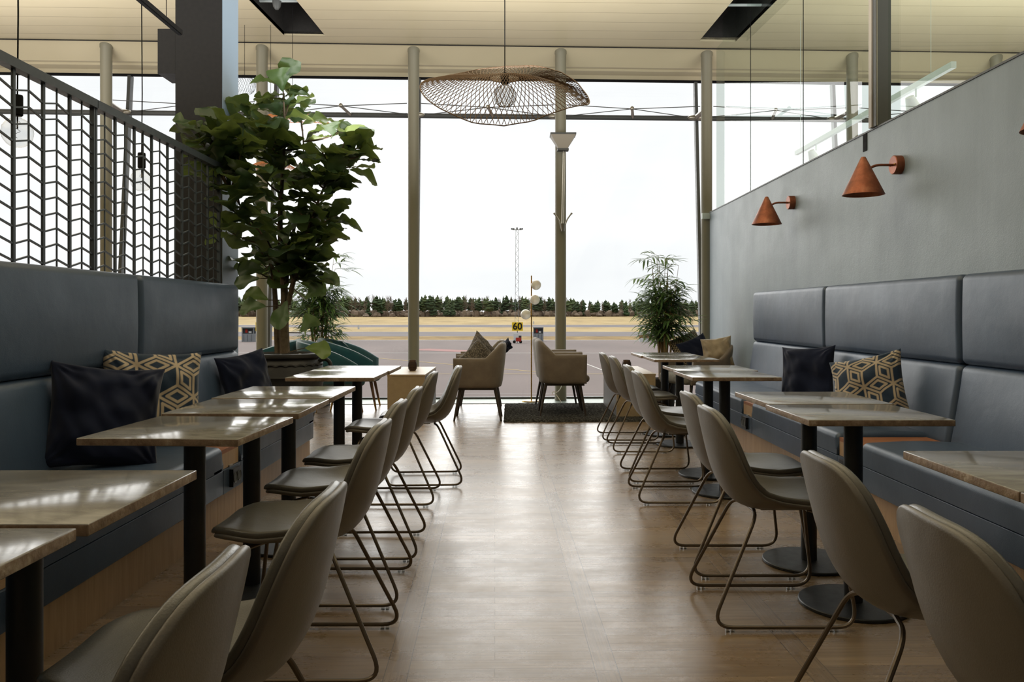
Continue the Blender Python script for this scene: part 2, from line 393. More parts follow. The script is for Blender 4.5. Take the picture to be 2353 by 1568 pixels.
MAT['red_cord'] = metal('warm_brown_ceramic', (84, 60, 44), .4, 0)
# outside
def outm(name, stops, sc, vs=(1, 1, 1), rough=.9):
    m = M(name, stops[0][1], rough, 0, .1); m.color(m.ramp(m.noise(sc, 8, .65, vs), stops)); return m.m
MAT['asphalt'] = outm('apron_asphalt', [(.3, (84, 76, 73)), (.7, (98, 88, 84))], .12, (1, .3, 1))
MAT['taxi'] = outm('taxiway_asphalt', [(.3, (84, 79, 78)), (.7, (96, 90, 88))], .1)
MAT['grass'] = outm('dry_grass', [(.25, (106, 90, 60)), (.5, (130, 112, 76)), (.75, (144, 128, 92))], .09, (1, .25, 1))
MAT['grass_dark'] = outm('brown_grass', [(.3, (76, 60, 36)), (.55, (110, 90, 54)), (.75, (136, 114, 70))], .3, (1, 1, 1))
MAT['white_line'] = outm('white_paint', [(.3, (150, 146, 140)), (.7, (158, 154, 148))], 1)
MAT['yellow_line'] = outm('yellow_paint', [(.3, (150, 130, 84)), (.7, (158, 138, 90))], 1)
MAT['red_line'] = outm('red_paint', [(.3, (118, 88, 84)), (.7, (124, 94, 90))], 1)
MAT['pine'] = outm('pine_needles', [(.3, (34, 46, 30)), (.7, (58, 70, 44))], .8)
MAT['pine2'] = outm('pale_pine_needles', [(.3, (50, 62, 38)), (.7, (76, 84, 54))], .8)
MAT['trunk'] = outm('pine_trunk', [(.3, (76, 58, 44)), (.7, (100, 80, 64))], .8)
MAT['birch'] = outm('bare_twigs', [(.3, (80, 68, 56)), (.7, (108, 94, 80))], .8)
MAT['sign_yellow'] = outm('sign_yellow', [(.3, (168, 140, 20)), (.7, (172, 144, 24))], 1)
MAT['sign_black'] = outm('sign_black', [(.3, (14, 13, 12)), (.7, (16, 15, 14))], 1)
MAT['out_grey'] = outm('cabin_grey', [(.3, (92, 94, 96)), (.7, (104, 106, 108))], 1)
MAT['out_dark'] = outm('cabin_dark', [(.3, (40, 42, 44)), (.7, (52, 54, 56))], 1)
MAT['out_red'] = outm('red_plastic', [(.3, (120, 36, 28)), (.7, (132, 44, 34))], 1)
MAT['out_white'] = outm('white_plastic', [(.3, (150, 150, 148)), (.7, (160, 160, 158))], 1)
MAT['lattice_steel'] = outm('galvanised_steel', [(.3, (100, 102, 102)), (.7, (112, 114, 114))], 1)

# ---------------------------------------------------------------- the room
YB = -7.0
fl = MB(); xs0, xs1 = -10, 9
fl.add([(xs0, YB, 0), (xs1, YB, 0), (xs1, shy(xs1, 10.68), 0), (xs0, shy(xs0, 10.68), 0), (xs0, YB, -.2), (xs1, YB, -.2), (xs1, shy(xs1, 10.68), -.2), (xs0, shy(xs0, 10.68), -.2)],
       [(0, 1, 2, 3), (7, 6, 5, 4), (0, 4, 5, 1), (1, 5, 6, 2), (2, 6, 7, 3), (3, 7, 4, 0)])
struct(fl.build('floor', MAT['floor'], smooth=False))
g = MB(); g.box(xs0, xs1, 10.68, 11.42, -.2, -.004); g.box(xs0, xs1, 10.675, 10.69, -.004, .006); g.map(lambda x, y, z: (x, shy(x, y), z)); struct(g.build('trim_1', MAT['ledge'], smooth=False))
g = MB(); g.box(xs0, xs1, 11.33, 11.40, -.004, .02); g.map(lambda x, y, z: (x, shy(x, y), z)); struct(g.build('trim_2', MAT['frame'], smooth=False))
def cz(Y): return 4.078+.058*Y
c = MB()
for (a, b, y0, y1) in ((xs0, -2.89, YB, 10.60), (-2.37, 2.42, YB, 10.60), (2.90, xs1, YB, 10.60), (xs0, xs1, 10.60, 10.98)):
    k = len(c.v); c.box(a, b, y0, y1, 0, .05); c.map(lambda x, y, z: (x, (shy(x, y) if y > 5 else y), z+cz(y)), k)
struct(c.build('ceiling', MAT['ceiling'], smooth=False))
for (a, b, nm, nb) in ((-2.89, -2.37, 'ceiling_recess', 9.45), (2.42, 2.90, 'ceiling_recess', 9.6)):
    c = MB(); c.box(a-.03, a, YB, 10.6, .0, .5); c.box(b, b+.03, YB, 10.6, .0, .5); c.box(a-.03, b+.03, YB, 10.6, .5, .53); c.box(a, b, 10.6, 10.63, .02, .5)
    c.map(lambda x, y, z: (x, (shy(x, y) if y > 5 else y), z+cz(y)+.003)); struct(c.build('trim_3', MAT['slot'], smooth=False))
    for k, yb in enumerate((nb, nb-2.4)):
        c = MB(); c.box(a+.001, b-.001, yb, yb+.03, cz(yb)+.11, cz(yb)+.13); o = c.build('recess_crossbar', MAT['pale_metal'], smooth=False)
        tag(o, 'thin pale bar across the dark %s ceiling recess%s' % ('left' if a < 0 else 'right', ', the one nearer the window' if k == 0 else ', further from the window'), 'ceiling bar', 'bars across ceiling recesses')
# soffit profile between the ceiling edge and the glass head
prof = [(10.94, 4.70), (10.95, 4.745), (11.02, 4.735), (11.12, 4.70), (11.30, 4.60), (11.36, 4.565), (11.40, 4.565), (11.42, 4.61), (11.55, 4.60), (11.57, 4.575), (11.72, 4.56), (11.78, 4.52), (11.78, 4.9), (10.94, 4.9)]
c = MB()
vs = [(x, shy(x, y), z) for x in (xs0, xs1) for (y, z) in prof]; n = len(prof)
c.add(vs, [(i, (i+1) % n, n+(i+1) % n, n+i) for i in range(n)]+[tuple(range(n)), tuple(range(2*n-1, n-1, -1))]); struct(c.build('trim_4', MAT['soffit'], ang=20))
c = MB(); c.box(xs0, xs1, 11.78, 11.84, 4.495, 4.52); c.map(lambda x, y, z: (x, shy(x, y), z)); struct(c.build('trim_5', MAT['black'], smooth=False))
c = MB(); c.box(xs0, xs1, 10.925, 10.945, 4.699, 4.707); c.box(xs0, xs1, 10.985, 10.992, 4.72, 4.737); c.map(lambda x, y, z: (x, shy(x, y), z)); struct(c.build('trim_6', MAT['slot'], smooth=False))
# facade glass, leaning outwards
colx = [-7.36+2.0*i for i in range(9)]
colx = [-7.36, -5.352, -3.323, -1.317, .656, 2.646, 4.66, 6.68]
def gy(z): return 11.36+.1*z
edges = [-10]+colx+[9]
for i in range(len(edges)-1):
    a, b = edges[i]+.02, edges[i+1]-.02
    g = MB(); vs = []
    for (x, z, dy) in ((a, .02, 0), (b, .02, 0), (b, 4.5, 0), (a, 4.5, 0), (a, .02, .012), (b, .02, .012), (b, 4.5, .012), (a, 4.5, .012)): vs.append((x, shy(x, gy(z))+dy, z))
    g.add([vs[0], vs[1], vs[2], vs[3]], [(0, 1, 2, 3)])
    struct(g.build('window_%d' % (i+1), MAT['glass'], smooth=False))
for i, x in enumerate(colx):
    g = MB(); b0 = [(x+dx, shy(x+dx, gy(0)+dy), 0) for dx in (-.022, .022) for dy in (-.03, .07)]; t0 = [(x+dx, shy(x+dx, gy(4.5)+dy), 4.5) for dx in (-.022, .022) for dy in (-.03, .07)]
    g.add(b0+t0, [(0, 1, 3, 2), (4, 6, 7, 5), (0, 4, 5, 1), (2, 3, 7, 6), (0, 2, 6, 4), (1, 5, 7, 3)]); struct(g.build('trim_%d' % (10+i), MAT['frame'], smooth=False))
where = ['beyond the left edge', 'seen through the black lattice screen', 'behind the fiddle leaf fig', 'left of the wide wicker pendant', 'carrying the upward floodlight', 'at the end of the grey wall', 'first one behind the green partition glass', 'rightmost, high behind the partition glass']
for i, x in enumerate(colx):
    if i == 0: continue
    y = shy(x, 11.13); g = MB(); g.lathe([(.001, -.004), (.074, -.004), (.074, 4.66), (.080, 4.67), (.080, 4.735), (.001, 4.735)], 32); r = thing('round_column', 'slim round olive-grey steel column %s' % where[i], 'column', (x, y, 0), 0, 'round columns along the glass front')
    g.build('shaft', MAT['column'], r); g = MB(); g.lathe([(.0745, .0), (.079, .0), (.079, .30), (.0745, .30)], 32); g.build('base_sleeve', MAT['column'], r)
# horizontal tube and cable bracing
g = MB(); zt = 3.95; g.tube([(x, shy(x, gy(zt)-.07), zt) for x in (xs0, xs1)], .036, 14); tag(g.build('wind_brace_tube', MAT['frame']), 'long dark horizontal steel tube running across the whole glass front', 'tube')
for i in range(1, len(colx)-1):
    a, b = colx[i], colx[i+1]; mx = (a+b)/2; yt = gy(zt)-.11
    g = MB()
    pm = (mx, shy(mx, 11.32), zt+.035)
    for x in (a, b):
        sgn = 1 if x == a else -1
        g.tube([(x+sgn*.09, shy(x, 11.12), zt+.03), pm], .0055, 6); g.tube([(x+sgn*.09, shy(x, yt-.01), zt), pm], .0055, 6)
    r = thing('brace_cables', 'crossing thin steel bracing cables in the bay %s' % ['left of the big dark pier', 'behind the fiddle leaf fig', 'behind the wide wicker pendant', 'above the bamboo palm by the grey wall', 'behind the partition glass'][i-1] if i <= 5 else 'crossing thin steel bracing cables in the rightmost bay', 'cable', (0, 0, 0), 0, 'bracing cables of the glass front')
    g.build('cable', MAT['frame'], r)
    g = MB(); g.tube([(mx+.06, shy(mx, yt), zt+.0), (mx, shy(mx, 11.30), zt+.037)], .022, 10); g.sphere((mx, shy(mx, 11.30), zt+.037), .03, 12, 8); g.build('strut', MAT['steel'], r)
for i, x in enumerate(colx[1:]):
    g = MB(); y0 = shy(x, 11.2); y1 = shy(x, gy(zt)-.1)
    g.tube([(x-.0, y0, zt+.02), (x-.03, y1, zt)], .035, 12); g.sphere((x-.03, y1-.015, zt), .05, 14, 8, (2.6, .8, .8)); r = g.build('column_bracket', MAT['steel'])
    tag(r, 'bright steel bracket joining tube and column %s' % where[i+1], 'bracket', 'brackets between columns and tube')
# right wall and partition glass
XW = 2.66
g = MB(); g.box(XW, XW+.14, YB, 11.12, 0, 2.52); struct(g.build('wall_right', MAT['wall'], smooth=False))
g = MB(); g.box(XW-.006, XW+.15, YB, 11.12, 2.52, 2.532); struct(g.build('trim_7', MAT['frame'], smooth=False))
ys = [11.05, 9.46, 7.75, 6.10, 4.2, 2.3]
for i in range(len(ys)-1):
    g = MB(); a, b = ys[i+1]+.006, ys[i]-.006
    if i == 3: b = 6.0
    g.add([(XW+.07, a, 2.53), (XW+.07, b, 2.53), (XW+.07, b, cz(b)+.3), (XW+.07, a, cz(a)+.3)], [(0, 1, 2, 3)]); struct(g.build('window_%d' % (20+i), MAT['glass_green'], smooth=False))
    if i in (0, 1):
        g = MB(); g.box(XW+.067, XW+.073, a-.009, a-.003, 2.53, cz(a)); struct(g.build('trim_%d' % (30+i), MAT['black'], smooth=False))
r = thing('partition_post', 'tall two-tone metal post standing on the grey wall between glass panes', 'post', (XW+.035, 6.05, 2.532))
g = MB(); g.box(-.065, .065, .0, .05, 0, 1.88); g.build('front_profile', MAT['post_light'], r, smooth=False)
g = MB(); g.box(-.055, .055, -.05, .0, 0, 1.88); g.build('rear_profile', MAT['frame'], r, smooth=False)
g = MB(); g.box(-.05, -.045, -.054, -.048, 0, 1.88); g.build('gasket', MAT['steel'], r, smooth=False)
g = MB(); g.box(XW-.004, XW, 6.19, 6.26, 2.39, 2.518); o = g.build('wall_slot', MAT['black'], smooth=False); tag(o, 'small dark notch at the top edge of the grey wall', 'notch')
g = MB(); g.box(XW-.1, XW+.0, 11.125, 11.16, 2.44, 2.52); tag(g.build('wall_clip', MAT['pale_metal'], smooth=False), 'small white bracket fixing the grey wall top to the column', 'bracket')
# other walls, out of sight
g = MB(); g.box(xs0-.1, xs0, YB, shy(xs0, 11.3), 0, 4.6); struct(g.build('wall_left', MAT['pale_wall'], smooth=False))
g = MB(); g.box(xs1, xs1+.1, YB, shy(xs1, 11.3), 0, 4.6); struct(g.build('wall_east', MAT['pale_wall'], smooth=False))
g = MB(); g.box(xs0, xs1, YB-.1, YB, 0, 4.6); struct(g.build('wall_back', MAT['pale_wall'], smooth=False))
# square pier
r = thing('square_pier', 'big dark square pier with its lit right side coloured blue-grey behind the lattice screen', 'pillar', (-2.65, 7.2, 0))
g = MB(); g.box(-.2, .196, -.2, .2, 0, cz(7)-.0); g.build('dark_cladding', MAT['dark_pier'], r, smooth=False)
g = MB(); g.box(.196, .2, -.199, .2, 0, cz(7)-.0); g.build('side_panel', MAT['pier_side'], r, smooth=False)  # thin face that carries the lit tone of the pier side
g = MB(); g.box(-3.0, -2.851, 7.0, 7.3, 3.2, 3.58); tag(g.build('wall_speaker', MAT['dark_pier'], smooth=False), 'dark square box fixed high on the left side of the pier', 'speaker')

# ---------------------------------------------------------------- light track and bulb pendants
r = thing('light_track', 'black ceiling-hung light track left of the square pier', 'light track', (-2.55, 0, 3.31))
g = MB(); g.box(-.02, .02, 3.4, 6.35, 0, .035); g.box(-.012, .012, 3.4, 6.35, -.006, 0); g.build('rail', MAT['black'], r, smooth=False)
for yw in (6.1, 4.6):
    g = MB(); g.tube([(0, yw, .03), (0.0, yw, cz(yw)-3.31)], .003, 6); g.build('suspension_wire', MAT['black'], r)
def bulb_pendant(Y, px, ztop, label):
    x = X_(px, Y); z = ztop
    r = thing('bulb_pendant', label, 'pendant lamp', (x, Y, z), 0, 'globe bulb pendants')
    g = MB(); g.tube([(0, 0, .19), (.004, 0, .6), (0, 0, 3.31-z-.01)], .004, 8); g.build('cord', MAT['black'], r)
    g = MB(); g.lathe([(.001, .195), (.024, .19), (.026, .18), (.026, .09), (.022, .085), (.001, .085)], 24); g.build('socket', MAT['black'], r)
    g = MB(); pr = [(.018, .09), (.019, .075)]
    for k in range(1, 25):
        a = .26+(PI-.26)*k/24; pr.append((max(.0005, .076*math.sin(a)), .076*math.cos(a)))
    g.lathe(pr, 28); b = g.build('bulb', MAT['bulb_glass'], r)
    g = MB(); pts = []
    for k in range(30):
        a = k/29; pts.append((.012*math.sin(a*12), .012*math.cos(a*12), .06-.085*a))
    g.tube(pts, .0011, 5); g.tube([(0, 0, .085), (0, 0, .02)], .004, 6); g.build('filament', MAT['black'], b)
    return r
bulb_pendant(4.19, 40, 2.085, 'clear globe bulb pendant at the left edge behind the lattice screen')
bulb_pendant(5.7, 325.5, 2.085, 'smaller clear globe bulb pendant behind the middle of the lattice screen')
# pale track with spots, built to stand in for a reflection in the partition glass
r = thing('light_track', 'pale mirror image of a light track with spotlights, built behind the partition glass', 'light track', (3.42, 0, 3.09))
g = MB(); g.box(-.02, .02, 6.4, 9.95, -.02, .03); g.build('rail', MAT['pale_metal'], r, smooth=False)
for pw, rw in (([(0, 6.75, .02), (0, 6.75, cz(6.75)-3.09)], .002), ([(.0, 7.6, .02), (.05, 7.62, .5), (.02, 7.6, cz(7.6)-3.09)], .005), ([(0, 9.8, .02), (.0, 9.8, cz(9.8)-3.09)], .003)):
    g = MB(); g.tube(pw, rw, 6); g.build('suspension_wire', MAT['pale_metal'], r)
for yy in (7.0, 9.3):
    g = MB(); g.tube([(0, yy, -.02), (0, yy, -.09)], .008, 8); k = len(g.v); g.lathe([(.001, .12), (.035, .11), (.09, -.12), (.085, -.12), (.001, .0)], 24)
    R_ = Euler((.3, -.5, 0)).to_matrix(); g.map(lambda x, y, z: tuple(R_ @ Vector((x, y, z))+Vector((-.02, yy, -.19))), k); g.build('spotlight', MAT['pale_metal'], r)

# ---------------------------------------------------------------- upholstered benches
def bench_module(side, y0, y1, cush, base, label):
    """side -1 = left; cush = seat cushion spans, base = base span"""
    xf, xb = (1.55, 2.13) if side < 0 else (1.94, 2.54)
    S = side
    r = thing('banquette', label, 'banquette', (S*xf, y0, 0))
    def mk(name, mb, mat):
        mb.map(lambda x, y, z: (S*(x-xf), y-y0, z)); return mb.build(name, mat, r)
    g = MB(); b0, b1 = base; g.box(xf+.03, xb+.02, b0, b1, 0, .20); mk('plinth', g, MAT['oak'])
    ja = []
    for (a, b) in cush:
        g = MB(); g.rbox(xf, xf+.06, a+.002, b-.002, .195, .323, .005); mk('apron', g, MAT['navy'])
        g = MB(); g.rbox(xf-.004, xb+.04, a+.003, b-.003, .324, .452, .035, 4, lambda x, y, z: ((xf-.002 if (z < .37 and x < xf+.032) else x), y, (.3275 if (z < .37 and x < xf+.032) and z < .345 else z)+(.012*math.sin(PI*min(1, max(0, (x-xf)/(xb-xf))))*(1 if z > .42 else 0))), (6, 8, 1)); mk('seat_cushion', g, MAT['navy'])
    def back(z0, z1, lo):
        def fn(x, y, z):
            t = (z-z0)/(z1-z0)
            if lo: x -= .075*(1-t)**1.4*(1 if x < xb+.05 else 0)
            bul = .018*math.sin(PI*min(1, max(0, t)))*math.sin(PI*min(1, max(0, (y-y0)/(y1-y0))))**.4
            return (x-(bul if x < xb+.05 else 0), y, z)
        g = MB(); g.rbox(xb, xb+.10, y0+.003, y1-.003, z0, z1, .04, 5, fn, (1, 14, 8)); return g
    mk('lower_backrest', back(.40, .878, True), MAT['navy']); mk('upper_backrest', back(.878, 1.392, False), MAT['navy'])
    return r
def shelf(side, y0, y1, label, sock=True):
    xf, xb = (1.55, 2.13) if side < 0 else (1.94, 2.54); S = side
    r = thing('bench_shelf', label, 'shelf box', (S*xf, y0, 0), 0, 'wooden shelf boxes between bench seats')
    def mk(name, mb, mat, par=None):
        mb.map(lambda x, y, z: (S*(x-xf), y-y0, z)); return mb.build(name, mat, par or r, smooth=False)
    g = MB(); g.box(xf+.012, xb-.06, y0, y1, .324, .408); mk('box_front', g, MAT['oak'])
    g = MB(); g.box(xf+.012, xb-.06, y0, y1, .408, .43); mk('shelf_top', g, MAT['walnut'])
    g = MB(); g.box(xf+.03, xb-.06, y0, y1, 0, .195); mk('plinth', g, MAT['oak'])
    g = MB(); g.box(xf, xf+.06, y0, y1, .195, .322); mk('apron', g, MAT['navy'])
    ym = (y0+y1)/2
    g = MB(); g.box(xf+.004, xf+.012, ym-.03, ym+.03, .322, .332); mk('catch', g, MAT['steel'])
    g = MB(); g.box(xf-.022, xf, ym-.045, ym+.085, .215, .312); so = mk('power_socket', g, MAT['rubber'])
    g = MB()
    for k in (-.012, .052):
        b = len(g.v); g.lathe([(.001, .0), (.026, .0), (.029, .003), (.029, .0)], 20); g.map(lambda x, y, z: (xf-.0225-z, ym+k+x, .263+y), b)
    mk('socket_ring', g, MAT['frame'], so)
bench_module(-1, 2.72, 4.735, [(2.72, 4.44)], (2.72, 4.44), 'near left dark blue leather banquette under the black lattice screen')
bench_module(-1, 4.74, 6.46, [(4.72, 6.46)], (4.72, 6.46), 'far left dark blue leather banquette ending before the black plant pot')
bench_module(-1, .7, 2.715, [(.7, 2.44)], (.7, 2.44), 'left dark blue leather banquette section cut by the bottom left corner')
shelf(-1, 4.442, 4.718, 'wooden shelf box with socket in the middle of the left bench')
shelf(-1, 2.442, 2.718, 'wooden shelf box with socket at the left frame edge')
bench_module(1, 6.733, 8.73, [(6.97, 8.75)], (6.97, 8.75), 'far right dark blue leather banquette beside the bamboo palm')
bench_module(1, 4.693, 6.73, [(4.93, 6.69)], (4.93, 6.69), 'middle right dark blue leather banquette holding the patterned pillow')
bench_module(1, 2.65, 4.69, [(2.65, 4.60)], (2.65, 4.60), 'near right dark blue leather banquette cut by the right frame edge')
bench_module(1, .6, 2.646, [(.6, 2.646)], (.6, 2.646), 'dark blue leather banquette section in the bottom right corner')
shelf(1, 6.692, 6.968, 'wooden shelf box with socket in the far part of right bench')
shelf(1, 4.602, 4.928, 'wooden shelf box beside the patterned pillow on right bench')

# ---------------------------------------------------------------- lattice screen
XS = -2.265
def lattice(y0, y1, label, endpost):
    r = thing('lattice_screen', label, 'lattice screen', (XS, y0, 0), 0, 'black chevron lattice screens')
    L = y1-y0; zb, zt = 1.2, 2.325
    g = MB(); g.box(-.025, .025, 0, L, zt-.045, zt); g.build('top_rail', MAT['screen_metal'], r, smooth=False)
    g = MB(); g.box(-.02, .02, .016, L-.016, zb, zb+.03); g.build('bottom_rail', MAT['screen_metal'], r, smooth=False)
    for a, b in ((0, .016), (L-.016, L)):
        g = MB(); g.box(-.012, .012, a, b, 0, zt-.045); g.build('end_post', MAT['screen_metal'], r, smooth=False)
    nb = 8; p = L/nb
    for k in range(1, nb):
        g = MB(); g.box(-.006, .006, k*p-.009, k*p+.009, zb+.03, zt-.045); g.build('upright', MAT['screen_metal'], r, smooth=False)
    g = MB()
    for k in range(nb):
        g.box(-.003, .003, (k+.5)*p-.004, (k+.5)*p+.004, zb+.03, zt-.045)
    g.build('thin_uprights', MAT['screen_metal'], r, smooth=False)
    g = MB()
    for k in range(nb):
        ya, ym, yb_ = k*p+.009, (k+.5)*p, (k+1)*p-.009
        for q in range(-1, 16):
            z = 1.255+q*.0776
            for (u, v, zu, zv) in ((ya, ym, z, z+.027), (ym, yb_, z+.027, z)):
                if max(zu, zv)+.004 > zt-.045 or min(zu, zv) < zb+.03: continue
                h = .0042
                g.add([(x, yy, zz+dz) for x in (-.0045, .0045) for (yy, zz) in ((u, zu), (v, zv)) for dz in (-h, h)], [(0, 1, 3, 2), (4, 6, 7, 5), (0, 4, 5, 1), (2, 3, 7, 6), (0, 2, 6, 4), (1, 5, 7, 3)])
    g.build('chevron_slats', MAT['screen_metal'], r, smooth=False, weld=False)
lattice(4.478, 6.392, 'far panel of the dark chevron lattice screen, ending at the plant', True)
lattice(2.56, 4.472, 'near panel of the dark chevron lattice screen at the left frame edge', False)

# ---------------------------------------------------------------- tables
def make_table(wx, wy, loc, label, rz=0):
    r = thing('bistro_table', label, 'table', loc, rz, 'marble bistro tables along the benches')
    t = .775; th = .024; hx, hy_ = wx/2, wy/2
    g = MB(); g.rbox(-hx, hx, -hy_, hy_, t-th, t, .003, 2); o = g.build('tabletop', [MAT['marble'], MAT['marble_edge']], r)
    for p in o.data.polygons:
        if abs(p.normal.z) < .5: p.material_index = 1
    g = MB(); g.box(-.14, .14, -.14, .14, t-th-.006, t-th-.0002); g.build('mounting_plate', MAT['black_metal'], r, smooth=False)
    g = MB(); g.lathe([(.001, .016), (.036, .016), (.036, t-th-.006), (.001, t-th-.006)], 32); g.build('pedestal', MAT['black_metal'], r)
    g = MB(); g.lathe([(.001, 0), (.205, 0), (.21, .003), (.21, .012), (.207, .0155), (.001, .0165)], 64); g.build('base_disc', MAT['black_metal'], r)
    return r
TB = [  # x0,x1,y0,y1, label
 (-1.39, -.80, .98, 1.520, 0, 'marble bistro table in the bottom left corner, nearest of the left row'),
 (-1.345, -.793, 1.547, 2.081, 0, 'second marble bistro table from the bottom left corner'),
 (-1.365, -.845, 2.60, 3.160, -2.6, 'left-row marble table directly in front of the big navy pillow'),
 (-1.383, -.841, 3.26, 3.807, 0, 'middle of the three joined left-row marble tables'),
 (-1.40, -.845, 3.846, 4.467, 0, 'furthest of the three joined left-row marble tables'),
 (-1.389, -.846, 5.057, 5.635, 0, 'near half of the left-row marble table pair beside the black plant pot'),
 (-1.387, -.835, 5.64, 6.22, 0, 'far half of the left-row marble table pair beside the black plant pot'),
 (1.122, 1.70, 1.27, 1.826, 0, 'marble bistro table at the bottom right, only its corner in view'),
 (1.122, 1.68, 1.83, 2.373, 0, 'marble bistro table cut by the right edge of the photo'),
 (1.097, 1.64, 3.055, 3.578, 0, 'nearer of the two joined marble tables in front of the patterned right pillow'),
 (1.120, 1.665, 3.60, 4.157, 0, 'further of the two joined marble tables in front of the patterned right pillow'),
 (1.110, 1.660, 5.085, 5.69, 0, 'nearer of the joined marble tables in front of the navy right pillow'),
 (1.140, 1.695, 5.695, 6.26, 0, 'further of the joined marble tables in front of the navy right pillow'),
 (1.213, 1.768, 7.04, 7.66, 0, 'nearer table of the last right-row pair, reflecting the palm'),
 (1.195, 1.755, 7.67, 8.30, 0, 'last marble table of the right row, nearest the window')]
for (x0, x1, y0, y1, rz, lb) in TB: make_table(x1-x0, y1-y0, ((x0+x1)/2, (y0+y1)/2, 0), lb, math.radians(rz))

# ---------------------------------------------------------------- shell chairs (local +x = forward)
PR = [(.300, .426), (.285, .435), (.24, .436), (.15, .425), (.05, .412), (-.03, .408), (-.09, .418), (-.14, .447), (-.178, .50), (-.205, .57), (-.224, .65), (-.240, .73), (-.252, .80)]
def spline(pts, t):
    n = len(pts)-1; x = t*n; i = min(n-1, int(x)); f = x-i
    p0 = pts[max(0, i-1)]; p1 = pts[i]; p2 = pts[i+1]; p3 = pts[min(n, i+2)]
    return tuple(.5*((2*b)+(-a+c)*f+(2*a-5*b+4*c-d)*f*f+(-a+3*b-3*c+d)*f**3) for a, b, c, d in zip(p0, p1, p2, p3))
_L = [0]; _S = [spline(PR, i/200) for i in range(201)]
for i in range(200): _L.append(_L[-1]+math.dist(_S[i], _S[i+1]))
def prof_at(s):
    import bisect
    d = min(max(s, 0), 1)*_L[-1]; i = min(199, max(0, bisect.bisect_right(_L, d)-1)); f = (d-_L[i])/(_L[i+1]-_L[i]); a, b = _S[i], _S[i+1]
    p = (a[0]+(b[0]-a[0])*f, a[1]+(b[1]-a[1])*f); tx, tz = b[0]-a[0], b[1]-a[1]; L = math.hypot(tx, tz); return p, (-tz/L*-1, tx/L*-1)  # point, normal
def interp(xs_, ys_, x): return float(np.interp(x, xs_, ys_))
def shell_pt(a, b, d):
    n = 5.5 if a < 0 else 3.0; n = 3.9+1.6*min(1, max(0, -a*3)); r = max(abs(a), abs(b), 1e-6); ua, ub = a/r, b/r
    fct = 1/((abs(ua)**n+abs(ub)**n)**(1/n)) if max(abs(a), abs(b)) > 1e-6 else 1; k = 1+(fct-1)*r*r
    s = (a*k+1)/2; v = b*k
    (x, z), (nx, nz) = prof_at(s)
    # normal towards the sitter
    if nx*0+nz*1 < 0 and s < .4: nx, nz = -nx, -nz
    W = interp([0, .15, .4, .55, .7, .9, 1], [.205, .232, .232, .230, .238, .236, .226], s)
    curv = interp([0, .2, .42, .55, .75, 1], [.012, .022, .065, .075, .055, .035], s)
    off = curv*abs(v)**2.2+d
    return (x+nx*off, v*W, z+nz*off)
def slab(d0, d1, ins, nu=26, nv=16):
    g = MB(); mid = (d0+d1)/2; hh = (d1-d0)/2
    def ring(k):  # list of boundary (a,b)
        pts = []
        for i in range(nu): pts.append((-1+2*i/nu, -1))
        for i in range(nv): pts.append((1, -1+2*i/nv))
        for i in range(nu): pts.append((1-2*i/nu, 1))
        for i in range(nv): pts.append((-1, 1-2*i/nv))
        return [(a*k, b*k) for a, b in pts]
    kk = 1-ins
    for d, fl_ in ((d0, 0), (d1, 1)):
        vs = []
        for i in range(nu+1):
            for j in range(nv+1):
                a, b = -1+2*i/nu, -1+2*j/nv; vs.append(shell_pt(a*kk*.975, b*kk*.965, d))
        fs = []
        for i in range(nu):
            for j in range(nv):
                q = (i*(nv+1)+j, (i+1)*(nv+1)+j, (i+1)*(nv+1)+j+1, i*(nv+1)+j+1); fs.append(q if fl_ else q[::-1])
        g.add(vs, fs)
    rs = []
    for t in range(7):
        an = -PI/2+PI*t/6; e = math.cos(an); rs.append([shell_pt(a*(.975+.025*e), b*(.965+.035*e), mid+hh*math.sin(an)) for a, b in ring(kk)])
    n = len(rs[0])
    g.add([p for r_ in rs for p in r_], [(t*n+i, t*n+(i+1) % n, (t+1)*n+(i+1) % n, (t+1)*n+i) for t in range(6) for i in range(n)])
    return g
def make_chair():
    r = thing('shell_chair', 'x', 'chair')
    slab(-.002, .016, 0).build('seat_shell', MAT['taupe'], r, ang=60)
    slab(.012, .036, .004).build('seat_pad', MAT['taupe_pad'], r, ang=60)
    for s in (-1, 1):
        g = MB(); pts = fillet([(-.06, s*.05, .404), (-.085, s*.165, .404), (-.268, s*.235, .016), (.270, s*.235, .016), (.215, s*.185, .404), (.15, s*.05, .404)], .08, 8)
        g.tube(pts, .0072, 8); f = g.build('sled_leg', MAT['bronze_rod'], r)
        for x in (-.20, .18):
            g = MB(); g.box(x-.016, x-.002, s*.235-.008, s*.235+.008, 0, .013); g.box(x+.002, x+.016, s*.235-.008, s*.235+.008, 0, .013); g.build('glide', MAT['clear'], f, smooth=False)
    g = MB(); g.tube([(-.06, -.06, .404), (-.06, .06, .404)], .0072, 8); g.tube([(.15, -.06, .404), (.15, .06, .404)], .0072, 8); g.box(-.03, .12, -.05, .05, .402, .412); g.build('cross_brace', MAT['bronze_rod'], r)
    return r
